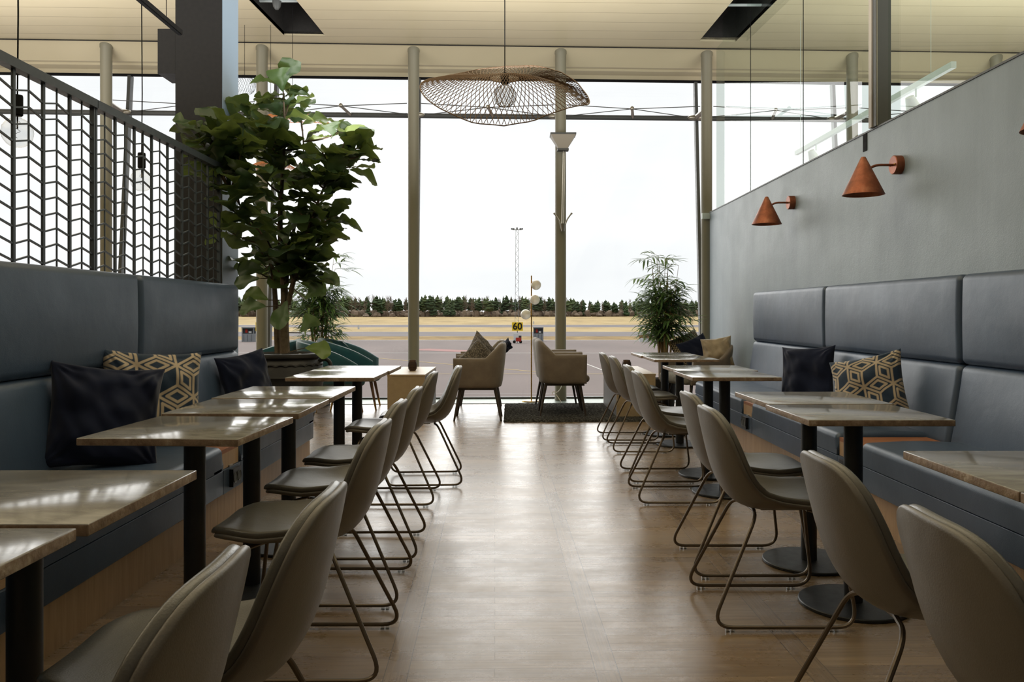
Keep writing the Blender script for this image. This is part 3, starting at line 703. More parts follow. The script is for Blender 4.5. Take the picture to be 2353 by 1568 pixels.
CH = [  # X origin (runner centre), Y, rz deg, label
 (-.665, 1.22, 181, 'nearest taupe leather chair, back filling the bottom left foreground'),
 (-.61, 1.73, 180, 'second taupe leather chair from bottom left, high curved back beside aisle'),
 (-.67, 2.83, 180, 'third taupe leather chair of the left row, whole seat in view'),
 (-.70, 3.50, 180, 'fourth taupe leather chair from the camera in the left row'),
 (-.70, 4.12, 181, 'fifth taupe leather chair from the camera in the left row'),
 (-.72, 5.22, 180, 'sixth taupe leather chair from the camera in the left row'),
 (-.60, 5.78, 184, 'last taupe leather chair of left row, pulled out furthest into aisle'),
 (1.00, 1.50, -2, 'taupe leather chair cut by the bottom right corner'),
 (1.03, 2.14, -1, 'second taupe leather chair from the bottom right, back towards viewer'),
 (1.00, 3.27, 0, 'third taupe leather chair of the right row with its whole sled frame visible'),
 (1.05, 3.87, 0, 'fourth taupe leather chair from the camera in the right row'),
 (1.02, 5.27, 0, 'fifth taupe leather chair from the camera in the right row, broad seat shown'),
 (1.05, 5.90, 0, 'sixth taupe leather chair from the camera in the right row'),
 (1.09, 7.12, 0, 'seventh taupe leather chair from the camera in the right row'),
 (1.07, 7.75, 0, 'last taupe leather chair of the right row, nearest the window')]
c0 = make_chair()
for i, (x, y, rz, lb) in enumerate(CH):
    o = c0 if i == 0 else dup(c0, (x, y, 0), math.radians(rz))
    o.location = (x, y, 0); o.rotation_euler = (0, 0, math.radians(rz)); o['label'] = lb; o['group'] = 'taupe shell chairs along the aisle'

# ---------------------------------------------------------------- copper wall lamps
def wall_lamp(Y, z, label):
    r = thing('wall_lamp', label, 'wall lamp', (XW, Y, z), 0, 'copper cone wall lamps')
    g = MB(); g.lathe([(.001, 0), (.064, 0), (.064, .05), (.060, .054), (.001, .054)], 36); g.map(lambda x, y, z_: (-z_-.0005, y, x)); ro = g.build('wall_rose', MAT['copper'], r)
    g = MB()
    for (a, b) in ((.035, 0), (-.035, 0)):
        k = len(g.v); g.sphere((0, 0, 0), .006, 8, 6); g.map(lambda x, y, z_: (x-.056, y+a, z_+b), k)
    g.build('screw', MAT['brass'], ro)
    g = MB(); g.tube(fillet([(-.05, 0, 0), (-.17, 0, 0), (-.235, 0, -.035)], .05), .009, 10); g.build('arm', MAT['copper'], r)
    g = MB(); ax = -.255; g.lathe([(.012, .055), (.016, .052), (.138, -.205), (.134, -.205), (.012, .045), (.001, .05)], 40, (ax, 0, 0)); 
    g.build('cone_shade', MAT['copper'], r)
    g = MB(); g.lathe([(.001, .03), (.02, .03), (.022, -.05), (.001, -.05)], 16, (ax, 0, 0)); g.build('lamp_holder', MAT['black'], r)
wall_lamp(7.81, 2.215, 'copper cone wall lamp furthest along the grey wall')
wall_lamp(5.66, 2.185, 'copper cone wall lamp in the middle of the grey wall')
wall_lamp(3.66, 2.19, 'copper cone wall lamp cut off by the right frame edge')

# ---------------------------------------------------------------- pillows
def pillow(name, label, size, thick, mat, M4, seed, pattern=False, group=None, pinch=.09, N=64, wrk=.012):
    rs = random.Random(seed); V = []; Fs = []; colr = []
    hs = size/2
    def f(u, v, side):
        e = (1-abs(u)**3.2)*(1-abs(v)**3.2)
        t = thick*max(0, e)**.55
        x = hs*u*(1-pinch*(1-v*v)*abs(u)**2); y = hs*v*(1-pinch*(1-u*u)*abs(v)**2)
        nz = noise.noise(Vector((u*1.8+seed, v*1.8, side*3)))*wrk*2.0+noise.noise(Vector((u*4+seed+v*2, v*2.2, side*7)))*wrk*.55
        # radial creases from corners
        for (cu, cv) in ((1, 1), (-1, 1), (1, -1), (-1, -1)):
            d = math.hypot(u-cu, v-cv); an = math.atan2(v-cv, u-cu); nz += wrk*.6*math.sin(an*14+seed)*math.exp(-d*2.6)*min(1, d*4)
        bend = -.03*(v < -.2)*((v+.2)**2)
        return (x, y, side*(t+nz*min(1, e*3))+bend)
    n = N
    for side in (1, -1):
        b = len(V)
        for i in range(n+1):
            for j in range(n+1):
                u, v = -1+2*i/n, -1+2*j/n; V.append(f(u, v, side)); colr.append((u, v))
        for i in range(n):
            for j in range(n):
                q = (b+i*(n+1)+j, b+(i+1)*(n+1)+j, b+(i+1)*(n+1)+j+1, b+i*(n+1)+j+1); Fs.append(q if side > 0 else q[::-1])
    g = MB(); g.add(V, Fs)
    o = g.build(name, mat, None, ang=80, weld=not pattern); o.matrix_world = M4; tag(o, label, 'pillow', group)
    if pattern:
        A = .78; segs = []
        cs = [(A*(i+.5*(j % 2)), A*.866*j) for i in range(-3, 4) for j in range(-3, 4)]
        for (cx_, cy_) in cs:
            for k in range(6):
                an = PI/6+k*PI/3; tx, ty = cx_+A*.577*math.cos(an), cy_+A*.577*math.sin(an); segs.append((cx_, cy_, tx, ty))
            for k in range(3):   # rhombus between neighbouring centres
                an = k*PI/3; nx_, ny_ = cx_+A*math.cos(an), cy_+A*math.sin(an); mx_, my_ = (cx_+nx_)/2, (cy_+ny_)/2
                px_, py_ = -math.sin(an), math.cos(an); q = .55
                c4 = [(mx_+math.cos(an)*A*.5*q, my_+math.sin(an)*A*.5*q), (mx_+px_*A*.2887*q, my_+py_*A*.2887*q), (mx_-math.cos(an)*A*.5*q, my_-math.sin(an)*A*.5*q), (mx_-px_*A*.2887*q, my_-py_*A*.2887*q)]
                if (k+int(abs(cx_*10))) % 1 == 0 and k != 1:
                    for t in range(4): segs.append((*c4[t], *c4[(t+1) % 4]))
        P2 = np.array(colr)*np.array([1, 1]); D = np.full(len(P2), 9.0)
        for (x0, y0, x1, y1) in segs:
            d = np.array([x1-x0, y1-y0]); L2 = d@d; t = np.clip(((P2[:, 0]-x0)*d[0]+(P2[:, 1]-y0)*d[1])/L2, 0, 1)
            D = np.minimum(D, np.hypot(P2[:, 0]-x0-t*d[0], P2[:, 1]-y0-t*d[1]))
        val = np.clip((.029-D)/.012+.5, 0, 1)
        at = o.data.color_attributes.new('pattern', 'FLOAT_COLOR', 'POINT'); arr = np.ones((len(P2), 4), dtype=np.float32); arr[:, :3] = val[:, None]
        at.data.foreach_set('color', arr.ravel())
    return o
def PM(loc, yaw, tilt, roll=0):
    """pillow plane: local z = facing direction (yaw about Z, 0 = faces -Y), local y = up, tilt leans back"""
    return Matrix.Translation(loc) @ Matrix.Rotation(math.radians(yaw), 4, 'Z') @ Matrix.Rotation(math.radians(90-tilt), 4, 'X') @ Matrix.Rotation(math.radians(roll), 4, 'Z')
g1 = 'velvet and patterned pillows on the benches'
pillow('throw_pillow', 'large dark navy velvet pillow in front of the patterned one, left bench', .50, .085, MAT['velvet_navy'], PM((-1.90, 3.86, .69), 34, 18, -7), 3, pinch=.10, wrk=.03, group=g1)
pillow('throw_pillow', 'navy pillow with gold star lattice behind the big navy one, left bench', .52, .09, MAT['pattern'], PM((-1.92, 4.42, .715), 40, 12, -4), 7, True, N=200, group=g1)
pillow('throw_pillow', 'dark navy velvet pillow at the far end of the left bench', .44, .075, MAT['velvet_navy'], PM((-1.93, 6.02, .67), 56, 14, 8), 12, wrk=.018, group=g1)
pillow('throw_pillow', 'dark navy velvet pillow on the right bench', .45, .07, MAT['velvet_navy'], PM((2.32, 6.5, .69), -48, 12, 4), 21, wrk=.018, group=g1)
pillow('throw_pillow', 'navy pillow with gold star lattice on the right bench', .46, .085, MAT['pattern'], PM((2.28, 5.28, .68), -44, 16, 14), 31, True, N=200, group=g1)

# ---------------------------------------------------------------- wicker pendants
def wicker(c, R0, R, zr, label, mat, name='wicker_pendant', n=84, turn=.55, cordtop=None, bulb=True, hang=.07, wr=.0021):
    th_ = [k*45 for k in range(9)]
    r = thing(name, label, 'pendant lamp', c)
    def surf(q, a):
        d = math.degrees(a) % 360; zz = interp(th_, zr+[zr[0]], d)
        d2 = [(interp(th_, zr+[zr[0]], (d+e) % 360)) for e in (-18, 18)]; zz = (zz+sum(d2))/3
        rr = R0+(R-R0)*q; return Vector((rr*math.cos(a), rr*math.sin(a), zz*q**1.35+.03*math.sin(PI*q)))
    sh = None
    g = MB()
    for sgn in (-1, 1):
        for k in range(n):
            a0 = 2*PI*k/n; g.tube([surf(q/9, a0+sgn*turn*(q/9)**.8) for q in range(10)], wr, 3, cap=False)
    g.tube([surf(1, 2*PI*k/72) for k in range(72)], wr*1.6, 4, closed=True); g.tube([surf(0, 2*PI*k/36) for k in range(36)], .004, 5, closed=True)
    g.build('wicker_shade', mat, r, weld=False)
    g = MB(); g.tube([(0, 0, 0), (0, 0, cordtop-c[2])], .003, 6); g.build('cord', MAT['black'], r)
    if bulb:
        g = MB(); g.lathe([(.001, .03), (.026, .025), (.022, -.03), (.018, -.035), (.001, -.035)], 20); g.build('socket', MAT['black'], r)
        g = MB(); pr = [(.016, -.03), (.02, -.045)]+[(max(.0005, .062*math.sin(.35+(PI-.35)*k/16)), -.103+.062*math.cos(.35+(PI-.35)*k/16)) for k in range(1, 17)]
        g.lathe(pr, 24); b = g.build('bulb', MAT['bulb_glass'], r)
        g = MB()
        for sgn in (-1, 1):
            for k in range(12):
                a0 = 2*PI*k/12; g.tube([(.0645*math.sin(t)*math.cos(a0+sgn*t*.5), .0645*math.sin(t)*math.sin(a0+sgn*t*.5), -.103+.0645*math.cos(t)) for t in [.4+(PI-.6)*j/10 for j in range(11)]], .0011, 4, cap=False)
        g.build('bulb_net', MAT['wicker'], b, weld=False)
    return r
wicker((X_(1160, 4.75), 4.75, 2.52), .085, .485, [-.16, .17, .24, .12, -.02, -.27, -.43, -.24], 'wide wavy wicker pendant lamp hanging in the middle of the room', MAT['wicker'], cordtop=cz(4.75), n=96)
wicker((X_(672, 9.3), 9.3, Z_(262, 9.3)), .06, .40, [-.12, .0, .06, .0, -.1, -.15, -.2, -.16], 'orange wicker pendant half hidden behind the fig treetop', MAT['wicker_orange'], cordtop=cz(9.3), n=60, bulb=False, wr=.0022)
wicker((X_(622, 10.0), 10.0, Z_(374, 10)), .05, .32, [-.12, -.02, .0, -.02, -.12, -.15, -.18, -.15], 'lower orange wicker pendant behind the middle of the fig', MAT['wicker_orange'], cordtop=cz(10), n=50, bulb=False, wr=.0022)
g = MB(); c_ = P(562, 196, 10); r = thing('wire_pendant', 'small black wire basket pendant beside the square pier', 'pendant lamp', c_)
for k in range(26):
    a = 2*PI*k/26; g.tube([(.13*math.sin(t)*math.cos(a+t*.4), .13*math.sin(t)*math.sin(a+t*.4), .12*math.cos(t)) for t in [.1+.3*j for j in range(9)]], .0016, 3, cap=False)
g.build('wire_basket', MAT['black'], r, weld=False)
g = MB(); g.tube([(0, 0, .11), (0, 0, cz(10)-c_[2])], .003, 6); g.build('cord', MAT['black'], r)
g = MB(); g.lathe([(.001, 0), (.02, .0), (.04, .03), (.05, .09), (.001, .09)], 20); x_ = X_(636, 9.1); o = g.build('ceiling_rose', MAT['frame'], None, loc=(x_, 9.1, cz(9.1)-.09)); tag(o, 'small grey ceiling rose above the fig', 'ceiling rose')

# ---------------------------------------------------------------- floodlight on the column
r = thing('column_floodlight', 'upward floodlight with reflector box and rod bracket on the round column', 'floodlight', (.656+.02, shy(.656, 11.13)-.16, 2.33))
g = MB(); z1, z0 = 1.20, 1.02
a, b = .165, .055
g.add([(-a, -a*.7, z1), (a, -a*.7, z1), (a, a*.7, z1), (-a, a*.7, z1), (-b, -b, z0), (b, -b, z0), (b, b, z0), (-b, b, z0)], [(0, 1, 5, 4), (1, 2, 6, 5), (2, 3, 7, 6), (3, 0, 4, 7), (4, 5, 6, 7)])
g.build('reflector_box', MAT['post_light'], r, smooth=False)
g = MB(); g.box(-a-.005, a+.005, -a*.7-.005, a*.7+.005, z1, z1+.022); g.build('rim', MAT['frame'], r, smooth=False)
g = MB(); g.box(-b-.02, b+.02, -b-.01, b+.01, z0-.02, z0+.004); g.build('bottom_collar', MAT['frame'], r, smooth=False)
g = MB(); g.tube([(0.01, 0, z0), (-.012, .0, .02)], .008, 8); g.tube([(0.03, 0, z0), (.01, .0, .02)], .005, 8); g.build('rod', MAT['steel'], r)
g = MB(); g.lathe([(.001, -.07), (.02, -.07), (.038, .03), (.03, .03), (.001, -.02)], 16)
for s in (-1, 1): g.tube(fillet([(s*.02, 0, -.04), (s*.05, 0, .08), (s*.11, -.01, .16)], .05), .009, 8); g.sphere((s*.115, -.01, .165), .014, 10, 6)
g.build('forked_bracket', MAT['steel'], r)
g = MB(); g.box(-.03, .03, .04, .12, -.02, .02); g.build('mounting_arm', MAT['steel'], r, smooth=False)

# ---------------------------------------------------------------- lounge: rug, boxes, armchairs
g = MB()
rx0, rx1, ry0, ry1 = -.09, 1.75, 8.84, 10.5
def rugf(u, v):
    x = rx0+(rx1-rx0)*u; y = ry0+(ry1-ry0)*v; e = min(u*(rx1-rx0), (1-u)*(rx1-rx0), v*(ry1-ry0), (1-v)*(ry1-ry0)); h = .026*min(1, (e/.02))**.5 if e > 0 else 0
    return (x+.012*noise.noise(Vector((x*20, y*20, 0))), shy(x, y)+.012*noise.noise(Vector((x*20, y*20, 5))), .001+h*(1+.35*noise.noise(Vector((x*40, y*40, 2)))))
g.grid(rugf, 160, 140); tag(g.build('rug', MAT['rug'], ang=90), 'dark grey shaggy rug under the brown armchairs', 'rug')
def long_box(x0, x1, y0, y1, z, z0, label):
    r = thing('coffee_table', label, 'coffee table', ((x0+x1)/2, y0, z0), 0, 'long sand-coloured box tables')
    L = y1-y0; h = (x1-x0)/2
    g = MB(); g.box(-h, h, 0, L, z-z0-.02, z-z0); g.build('table_top', MAT['box_wood'], r, smooth=False)
    g = MB(); g.box(-h+.004, h-.004, .004, .024, 0, z-z0-.02); g.build('front_panel', MAT['box_wood'], r, smooth=False)
    g = MB(); g.box(-h+.004, h-.004, L-.024, L-.004, 0, z-z0-.02); g.build('rear_panel', MAT['box_wood'], r, smooth=False)
    for s in (-1, 1):
        g = MB(); a, b = sorted((s*(h-.004), s*(h-.022))); g.box(a, b, .024, L-.024, 0, z-z0-.02); g.build('side_panel', MAT['leg_wood'], r, smooth=False)  # dark wood stands in for the shade on the sand-coloured box sides
long_box(-1.385, -.962, 9.16, 10.5, .49, 0, 'long sand-coloured box table left of the aisle by the window')
long_box(1.151, 1.589, 9.13, 10.45, .50, .028, 'long sand-coloured box table on the rug behind the right chairs')
def candle(x, y, z, label):
    r = thing('candle_holder', label, 'candle holder', (x, y, z), 0, 'dark candle holders')
    g = MB(); pr = [(.001, 0), (.034, 0), (.046, .02), (.053, .055), (.05, .09), (.040, .115), (.043, .128), (.038, .128), (.036, .115), (.045, .09), (.04, .02), (.001, .015)]
    g.lathe(pr, 24); g.build('glass_body', MAT['red_cord'], r)
    g = MB(); g.lathe([(.001, .016), (.02, .016), (.02, .04), (.001, .042)], 16); g.build('candle', MAT['opal'], r)
    g = MB()
    for k in range(7): g.tube([((.0545-.0004*abs(k-3)*3)*math.cos(2*PI*j/24), (.0545-.0012*abs(k-3))*math.sin(2*PI*j/24), .025+k*.013) for j in range(24)], .0022, 4, closed=True)
    g.build('ribs', MAT['black'], r)
candle(X_(948, 9.75), 9.75, .49, 'dark ribbed candle holder on the left box table')
candle(X_(1440, 9.6), 9.6, .50, 'dark ribbed candle holder on the right box table')
def ushell(mat, path, zb, ztop, th, lean=.0, ns=44, flute=0, name='shell'):
    """path: plan polyline (u-shape), ztop(t) height; swept rounded upright shell"""
    pts = fillet([(p[0], p[1], 0) for p in path], .22, 10)
    # resample
    L = [0]
    for i in range(len(pts)-1): L.append(L[-1]+(pts[i+1]-pts[i]).length)
    P2 = []
    for k in range(ns+1):
        d = L[-1]*k/ns; i = 0
        while i < len(L)-2 and L[i+1] < d: i += 1
        f = (d-L[i])/max(1e-9, L[i+1]-L[i]); P2.append(pts[i].lerp(pts[i+1], f))
    g = MB(); rings = []
    for k, p in enumerate(P2):
        a = P2[max(0, k-1)]; b = P2[min(ns, k+1)]; t = (b-a).normalized(); nrm = Vector((t.y, -t.x, 0))  # outward when path runs counter-clockwise
        zt = ztop(k/ns); ring = []
        hh = th/2*(1 if 0 < k < ns else .6)
        for j in range(16):
            an = 2*PI*j/16; cxx = math.cos(an); szz = math.sin(an)
            ox = hh*(abs(cxx)**.55)*(1 if cxx > 0 else -1)
            q = (1+ (abs(szz)**.35)*(1 if szz > 0 else -1))/2; z = zb+(zt-zb)*q
            fl_ = flute*math.cos(k*PI)*(1 if cxx < 0 else 0)*.5
            lo = lean*max(0, (z-zb))/.45
            ring.append(p+nrm*(ox+lo+fl_)+Vector((0, 0, z)))
        rings.append(ring)
    vs = [q for r_ in rings for q in r_]; fs = []
    for k in range(ns):
        for j in range(16): fs.append((k*16+j, k*16+(j+1) % 16, (k+1)*16+(j+1) % 16, (k+1)*16+j))
    fs.append(tuple(range(16))); fs.append(tuple(ns*16+j for j in range(16)))
    g.add(vs, fs); return g
def armchair(loc, rz, label):      # local +x forward, brown velvet dining armchair
    r = thing('velvet_armchair', label, 'armchair', loc, math.radians(rz), 'brown velvet armchairs by the window')
    path = [(.26, .255), (-.20, .265), (-.245, 0.0), (-.20, -.265), (.26, -.255)]
    def zt(t):
        d = abs(t-.5)*2
        return .845 if d < .30 else (.685 if d > .50 else .845-.16*((d-.30)/.20)**1.0)
    ushell(MAT['velvet_brown'], [(p[0], p[1]) for p in path], .36, zt, .06, .05).build('tub_shell', MAT['velvet_brown'], r, ang=70)
    g = MB(); g.rbox(-.21, .27, -.225, .225, .355, .47, .045, 4, None, (3, 3, 1)); g.build('seat_cushion', MAT['velvet_brown'], r)
    g = MB(); g.rbox(.2, .30, -.22, .22, .37, .455, .04, 4, None, (1, 3, 1)); g.build('seat_front', MAT['velvet_brown'], r)
    g = MB(); g.box(-.2, .24, -.22, .22, .335, .357); g.build('seat_frame', MAT['leg_wood'], r, smooth=False)
    for sx_ in (-1, 1):
        for sy_ in (-1, 1):
            g = MB(); g.tube([(sx_*.19+(.0 if sx_ > 0 else 0), sy_*.19, .345), (sx_*.255, sy_*.235, 0.0)], [.019, .011], 10); g.build('leg', MAT['leg_wood'], r)
    return r
armchair((.567, 9.42, .027), 0, 'brown velvet armchair on the rug, nearer the camera, facing right')
armchair((.56, 10.14, .027), 2, 'brown velvet armchair on the rug, half hidden behind its twin')
armchair((-.372, 9.18, 0), 180, 'brown velvet armchair left of the rug holding two ribbed cushions')
armchair((-.40, 10.2, 0), 178, 'brown velvet armchair hidden behind the one with cushions')
g2 = 'cushions on the lounge armchairs'
pillow('throw_pillow', 'grey waffle-woven pillow at the back of the left brown armchair', .42, .07, MAT['waffle'], PM((-.33, 9.25, .70), 50, 20, 42), 41, N=40, group=g2)
pillow('throw_pillow', 'smaller grey waffle pillow leaning in front on the left brown armchair', .36, .065, MAT['waffle'], PM((-.36, 9.02, .66), 10, 18, 45), 45, N=40, group=g2)
pillow('folded_throw', 'dark knotted throw hanging over the back of the left brown armchair', .16, .035, MAT['velvet_navy'], PM((-.065, 9.25, .80), 60, 0, 20), 49, N=24, wrk=.02, pinch=.3)['category'] = 'throw'
# right corner seat
def corner_seat():
    r = thing('corner_armchair', 'low tan armchair in the corner beside the grey wall, full of cushions', 'armchair', (2.18, 9.86, 0), math.radians(205))
    path = [(.28, .30), (-.26, .32), (-.32, 0), (-.26, -.32), (.28, -.30)]
    zt = lambda t: .80 if abs(t-.5) < .17 else (.64 if abs(t-.5) > .27 else .80-.16*(abs(t-.5)-.17)/.10)
    ushell(None, path, .34, zt, .07, .06).build('tub_shell', MAT['velvet_brown'], r, ang=70)
    g = MB(); g.rbox(-.26, .34, -.27, .27, .34, .47, .05, 4, None, (3, 3, 1)); g.build('seat_cushion', MAT['grey_fabric'], r)
    for sx_ in (-1, 1):
        for sy_ in (-1, 1):
            g = MB(); g.tube([(sx_*.2, sy_*.2, .35), (sx_*.28, sy_*.27, 0.0)], [.02, .012], 10); g.build('leg', MAT['leg_wood'], r)
corner_seat()
pillow('throw_pillow', 'large cream and black basket-weave pillow in the corner armchair', .46, .08, MAT['basket'], PM((X_(1585, 10.3), 10.3, .70), 18, 22, 22), 61, N=40, group=g2)
pillow('throw_pillow', 'dark navy pillow between woven and tan pillows in the corner armchair', .40, .07, MAT['velvet_navy'], PM((X_(1602, 10.0), 10.0, .69), 8, 22, 22), 64, N=40, group=g2)
pillow('throw_pillow', 'shiny tan pillow with woven edge in the corner armchair', .36, .085, MAT['tan_satin'], PM((X_(1648, 9.75), 9.75, .71), -20, 14, 8), 68, N=40, wrk=.02, group=g2)
# teal tub chairs
def teal(loc, rz, label):
    r = thing('teal_tub_chair', label, 'armchair', loc, math.radians(rz), 'teal velvet tub chairs')
    path = [(.24, .33), (-.12, .36), (-.34, .22), (-.36, 0), (-.34, -.22), (-.12, -.36), (.24, -.33)]
    zt = lambda t: .87-.27*(abs(t-.5)*2)**2.0
    ushell(None, path, .37, zt, .075, .07, 64, .01).build('tub_shell', MAT['velvet_teal'], r, ang=50)
    g = MB(); g.rbox(-.28, .32, -.29, .29, .35, .47, .05, 4, None, (3, 3, 1)); g.build('seat_cushion', MAT['velvet_teal'], r)
    for sx_ in (-1, 1):
        for sy_ in (-1, 1):
            a = Vector((sx_*.2, sy_*.2, .36)); b = Vector((sx_*.27, sy_*.27, 0)); c = a.lerp(b, .74)
            g = MB(); g.tube([a, c], [.021, .0135], 10); l_ = g.build('leg', MAT['leg_warm'], r); g = MB(); g.tube([c, b], [.014, .010], 10); g.build('brass_tip', MAT['brass'], l_)
teal((X_(776, 9.5), 9.5, 0), 8, 'teal velvet tub chair directly right of the black plant pot')
teal((X_(818, 10.2), 10.2, 0), 4, 'teal velvet tub chair furthest right, nearest the window, fluted inside')
teal((X_(600, 9.7), 9.7, 0), 190, 'teal velvet tub chair half hidden behind the black plant pot')
# globe floor lamp
r = thing('globe_floor_lamp', 'slim brass floor lamp with three opal globes by the window', 'floor lamp', (X_(1221, 10.98), 10.98, -.004))
g = MB(); g.lathe([(.001, 0), (.122, 0), (.125, .004), (.122, .014), (.001, .018)], 40); g.build('base', MAT['brass'], r)
g = MB(); g.tube([(0, 0, .015), (0, 0, 1.672)], .0085, 10); g.build('pole', MAT['brass'], r)
for (dx, py) in ((.062, 655), (.045, 689), (-.075, 723)):
    z = Z_(py, 10.98)+.004; o = MB(); o.sphere((dx, -.02 if abs(dx) < .05 else 0, z), .067, 28, 18); gl = o.build('globe', MAT['opal'], r)
    g = MB(); g.tube([(0, 0, z), (dx*.35, -.0, z)], .012, 8); g.build('globe_arm', MAT['brass'], r)
# cable on the column foot
g = MB(); pts = [P(1288, 878, 10.95), P(1291, 890, 10.92), P(1280, 903, 10.9), P(1270, 900, 10.9), P(1268, 908, 10.9), P(1276, 905, 10.9), P(1283, 914, 10.9), P(1290, 925, 10.85), P(1293, 930, 10.8)]
g.tube(fillet(pts, .05, 4), .005, 6); tag(g.build('power_cable', MAT['opal']), 'loose white power cable at the foot of the column behind the armchairs', 'cable')
g = MB(); q = P(1287, 880, 10.97); g.box(q.x-.05, q.x+.05, q.y-.03, q.y+.03, q.z-.02, q.z+.025); tag(g.build('wall_socket', MAT['pale_metal'], smooth=False), 'small white socket low on the column behind the armchairs', 'socket')

# ---------------------------------------------------------------- plants
def leaf(g, base, dirv, up, L, W, droop, rs, shade, narrow=False, nl=10, nw=6):
    d = dirv.normalized(); s = d.cross(up); s = s.normalized() if s.length > 1e-4 else Vector((1, 0, 0)); n = s.cross(d).normalized()
    vs = []; ph = rs.uniform(0, 6)
    for i in range(nl+1):
        t = i/nl
        wd = (math.sin(PI*t**.8)**.8) if narrow else (.12+.88*min(1, t*1.5)**1.3)*max(0, 1-((t-.55)/.46)**4 if t > .55 else 1)**.5*1.1*(1 if t > 0 else 0)
        c = base+d*(L*t)-Vector((0, 0, 1))*(droop*L*t*t)+n*(0)
        for j in range(nw+1):
            v = -1+2*j/nw
            vs.append(c+s*(v*W/2*wd)+n*(.16*W*abs(v)*wd*(1 if not narrow else 1)+(0 if narrow else .05*W*math.sin(ph+t*12+v*2)*abs(v)*2.2*wd+.03*W*math.sin(t*30+ph)*(1-abs(v)))))
    fs = []
    for i in range(nl):
        for j in range(nw): fs.append((i*(nw+1)+j, (i+1)*(nw+1)+j, (i+1)*(nw+1)+j+1, i*(nw+1)+j+1))
    g.add(vs, fs); shade += [rs.random()]*len(vs)
def set_shade(o, shade):
    at = o.data.attributes.new('shade', 'FLOAT', 'POINT'); at.data.foreach_set('value', shade[:len(o.data.vertices)])
def fig():
    YP = 7.0; X0 = X_(657, YP); r = thing('potted_fiddle_leaf_fig', 'tall fiddle leaf fig in a big black handled pot behind the left bench', 'potted plant', (X0, YP, 0)); O = Vector((X0, YP, 0)); rs = random.Random(5)
    g = MB(); pr = [(.001, 0), (.185, 0), (.19, .03), (.20, .15), (.235, .3), (.24, .32), (.25, .33), (.243, .345), (.29, .5), (.315, .60), (.317, .63), (.325, .64), (.318, .655), (.312, .70), (.29, .755), (.268, .78), (.272, .79), (.288, .80), (.292, .815), (.288, .83), (.265, .835), (.25, .82), (.245, .78), (.001, .775)]
    g.lathe(pr, 56); pot = g.build('pot', MAT['pot'], r)
    g = MB(); g.tube([(.302*math.cos(a), .302*math.sin(a), .735+.012*abs(math.sin(a*12))) for a in [2*PI*k/96 for k in range(96)]], .008, 5, closed=True); g.build('wavy_band', MAT['pot'], pot)
    for sgn in (1, -1):
        g = MB(); g.tube(fillet([(sgn*.27, 0, .76), (sgn*.34, 0, .79), (sgn*.385, 0, .74), (sgn*.36, 0, .67), (sgn*.30, 0, .65)], .05), .017, 10); g.build('handle', MAT['pot'], pot)
    g = MB()
    for k in range(150):
        a = rs.uniform(0, 2*PI); rr = .235*math.sqrt(rs.random()); g.sphere((rr*math.cos(a), rr*math.sin(a), .785+rs.uniform(0, .02)), rs.uniform(.012, .024), 7, 5, (1, rs.uniform(.7, 1.2), .7))
    st = g.build('pebbles', MAT['pebble'], r, weld=False); st['kind'] = 'stuff'
    def pt(px, py, dy=0): return P(px, py, YP+dy)-O
    trunks = [[(655, 812, 0), (652, 740, 0), (655, 690, 0), (650, 620, .05), (642, 520, .05), (648, 420, 0), (655, 320, 0), (652, 215, 0)],
              [(638, 812, .05), (635, 730, .08), (630, 640, .12), (612, 540, .15), (585, 450, .2), (560, 360, .2), (545, 310, .25)],
              [(662, 700, -.02), (680, 620, -.1), (705, 540, -.15), (735, 450, -.1), (770, 380, -.1), (795, 320, -.1)],
              [(658, 650, 0), (668, 560, .2), (690, 460, .25), (700, 350, .3), (690, 250, .3)],
              [(648, 640, 0), (620, 560, -.25), (570, 500, -.35), (530, 440, -.4)]]
    tp = []
    g = MB()
    for ti, T in enumerate(trunks):
        q = fillet([pt(*p) for p in T], .2, 4); n = len(q); r0 = (.042, .026, .022, .018, .015)[ti]
        g.tube(q, [max(.006, r0*(1-.82*i/(n-1))) for i in range(n)], 9); tp += q
    cl = [(650, 190), (668, 215), (600, 235), (632, 250), (690, 255), (520, 290), (475, 300), (455, 305), (490, 340), (520, 330), (845, 350), (760, 500), (560, 320), (615, 320), (645, 335), (700, 330), (740, 350), (788, 300), (828, 335), (812, 380), (776, 425), (722, 400), (668, 410), (600, 400), (545, 430), (500, 360), (560, 495), (532, 535), (620, 490), (680, 480), (738, 470), (775, 495), (705, 545), (655, 560), (590, 570), (728, 600), (690, 620), (660, 610), (640, 450), (500, 310), (590, 290), (750, 400), (560, 390), (610, 540), (712, 440), (480, 400), (520, 470), (630, 380), (690, 380), (575, 265), (740, 560), (600, 600), (735, 585), (762, 540), (715, 625), (672, 640), (585, 615), (695, 585)]
    fo = MB(); shade = []
    for (px, py) in cl:
        c = pt(px, py, rs.uniform(-.35, .35) if px > 560 else rs.uniform(-.75, -.45))
        cand = sorted(tp, key=lambda t: (t-c).length+(.8 if t.z > c.z-.05 else 0))[0]
        mid = cand.lerp(c, .5)+Vector((0, 0, -.03)); g.tube(fillet([cand, mid, c], .2, 4), [.008]*6 and [.009-.0006*i for i in range(7)], 6)
        dirn = (c-cand).normalized(); dirn.z += .35
        nl = rs.randint(6, 8)
        for k in range(nl):
            a = 2.4*k+rs.uniform(-.3, .3); t = k/nl; b = c-dirn.normalized()*(.13*(1-t))
            out_ = Vector((math.cos(a), math.sin(a), rs.uniform(-.15, .75)+.5*t)); L = rs.uniform(.20, .31)
            leaf(fo, b, out_, Vector((0, 0, 1))+Vector((rs.uniform(-.5, .5), rs.uniform(-.5, .5), 0)), L, L*rs.uniform(.62, .8), rs.uniform(.0, .5), rs, shade)
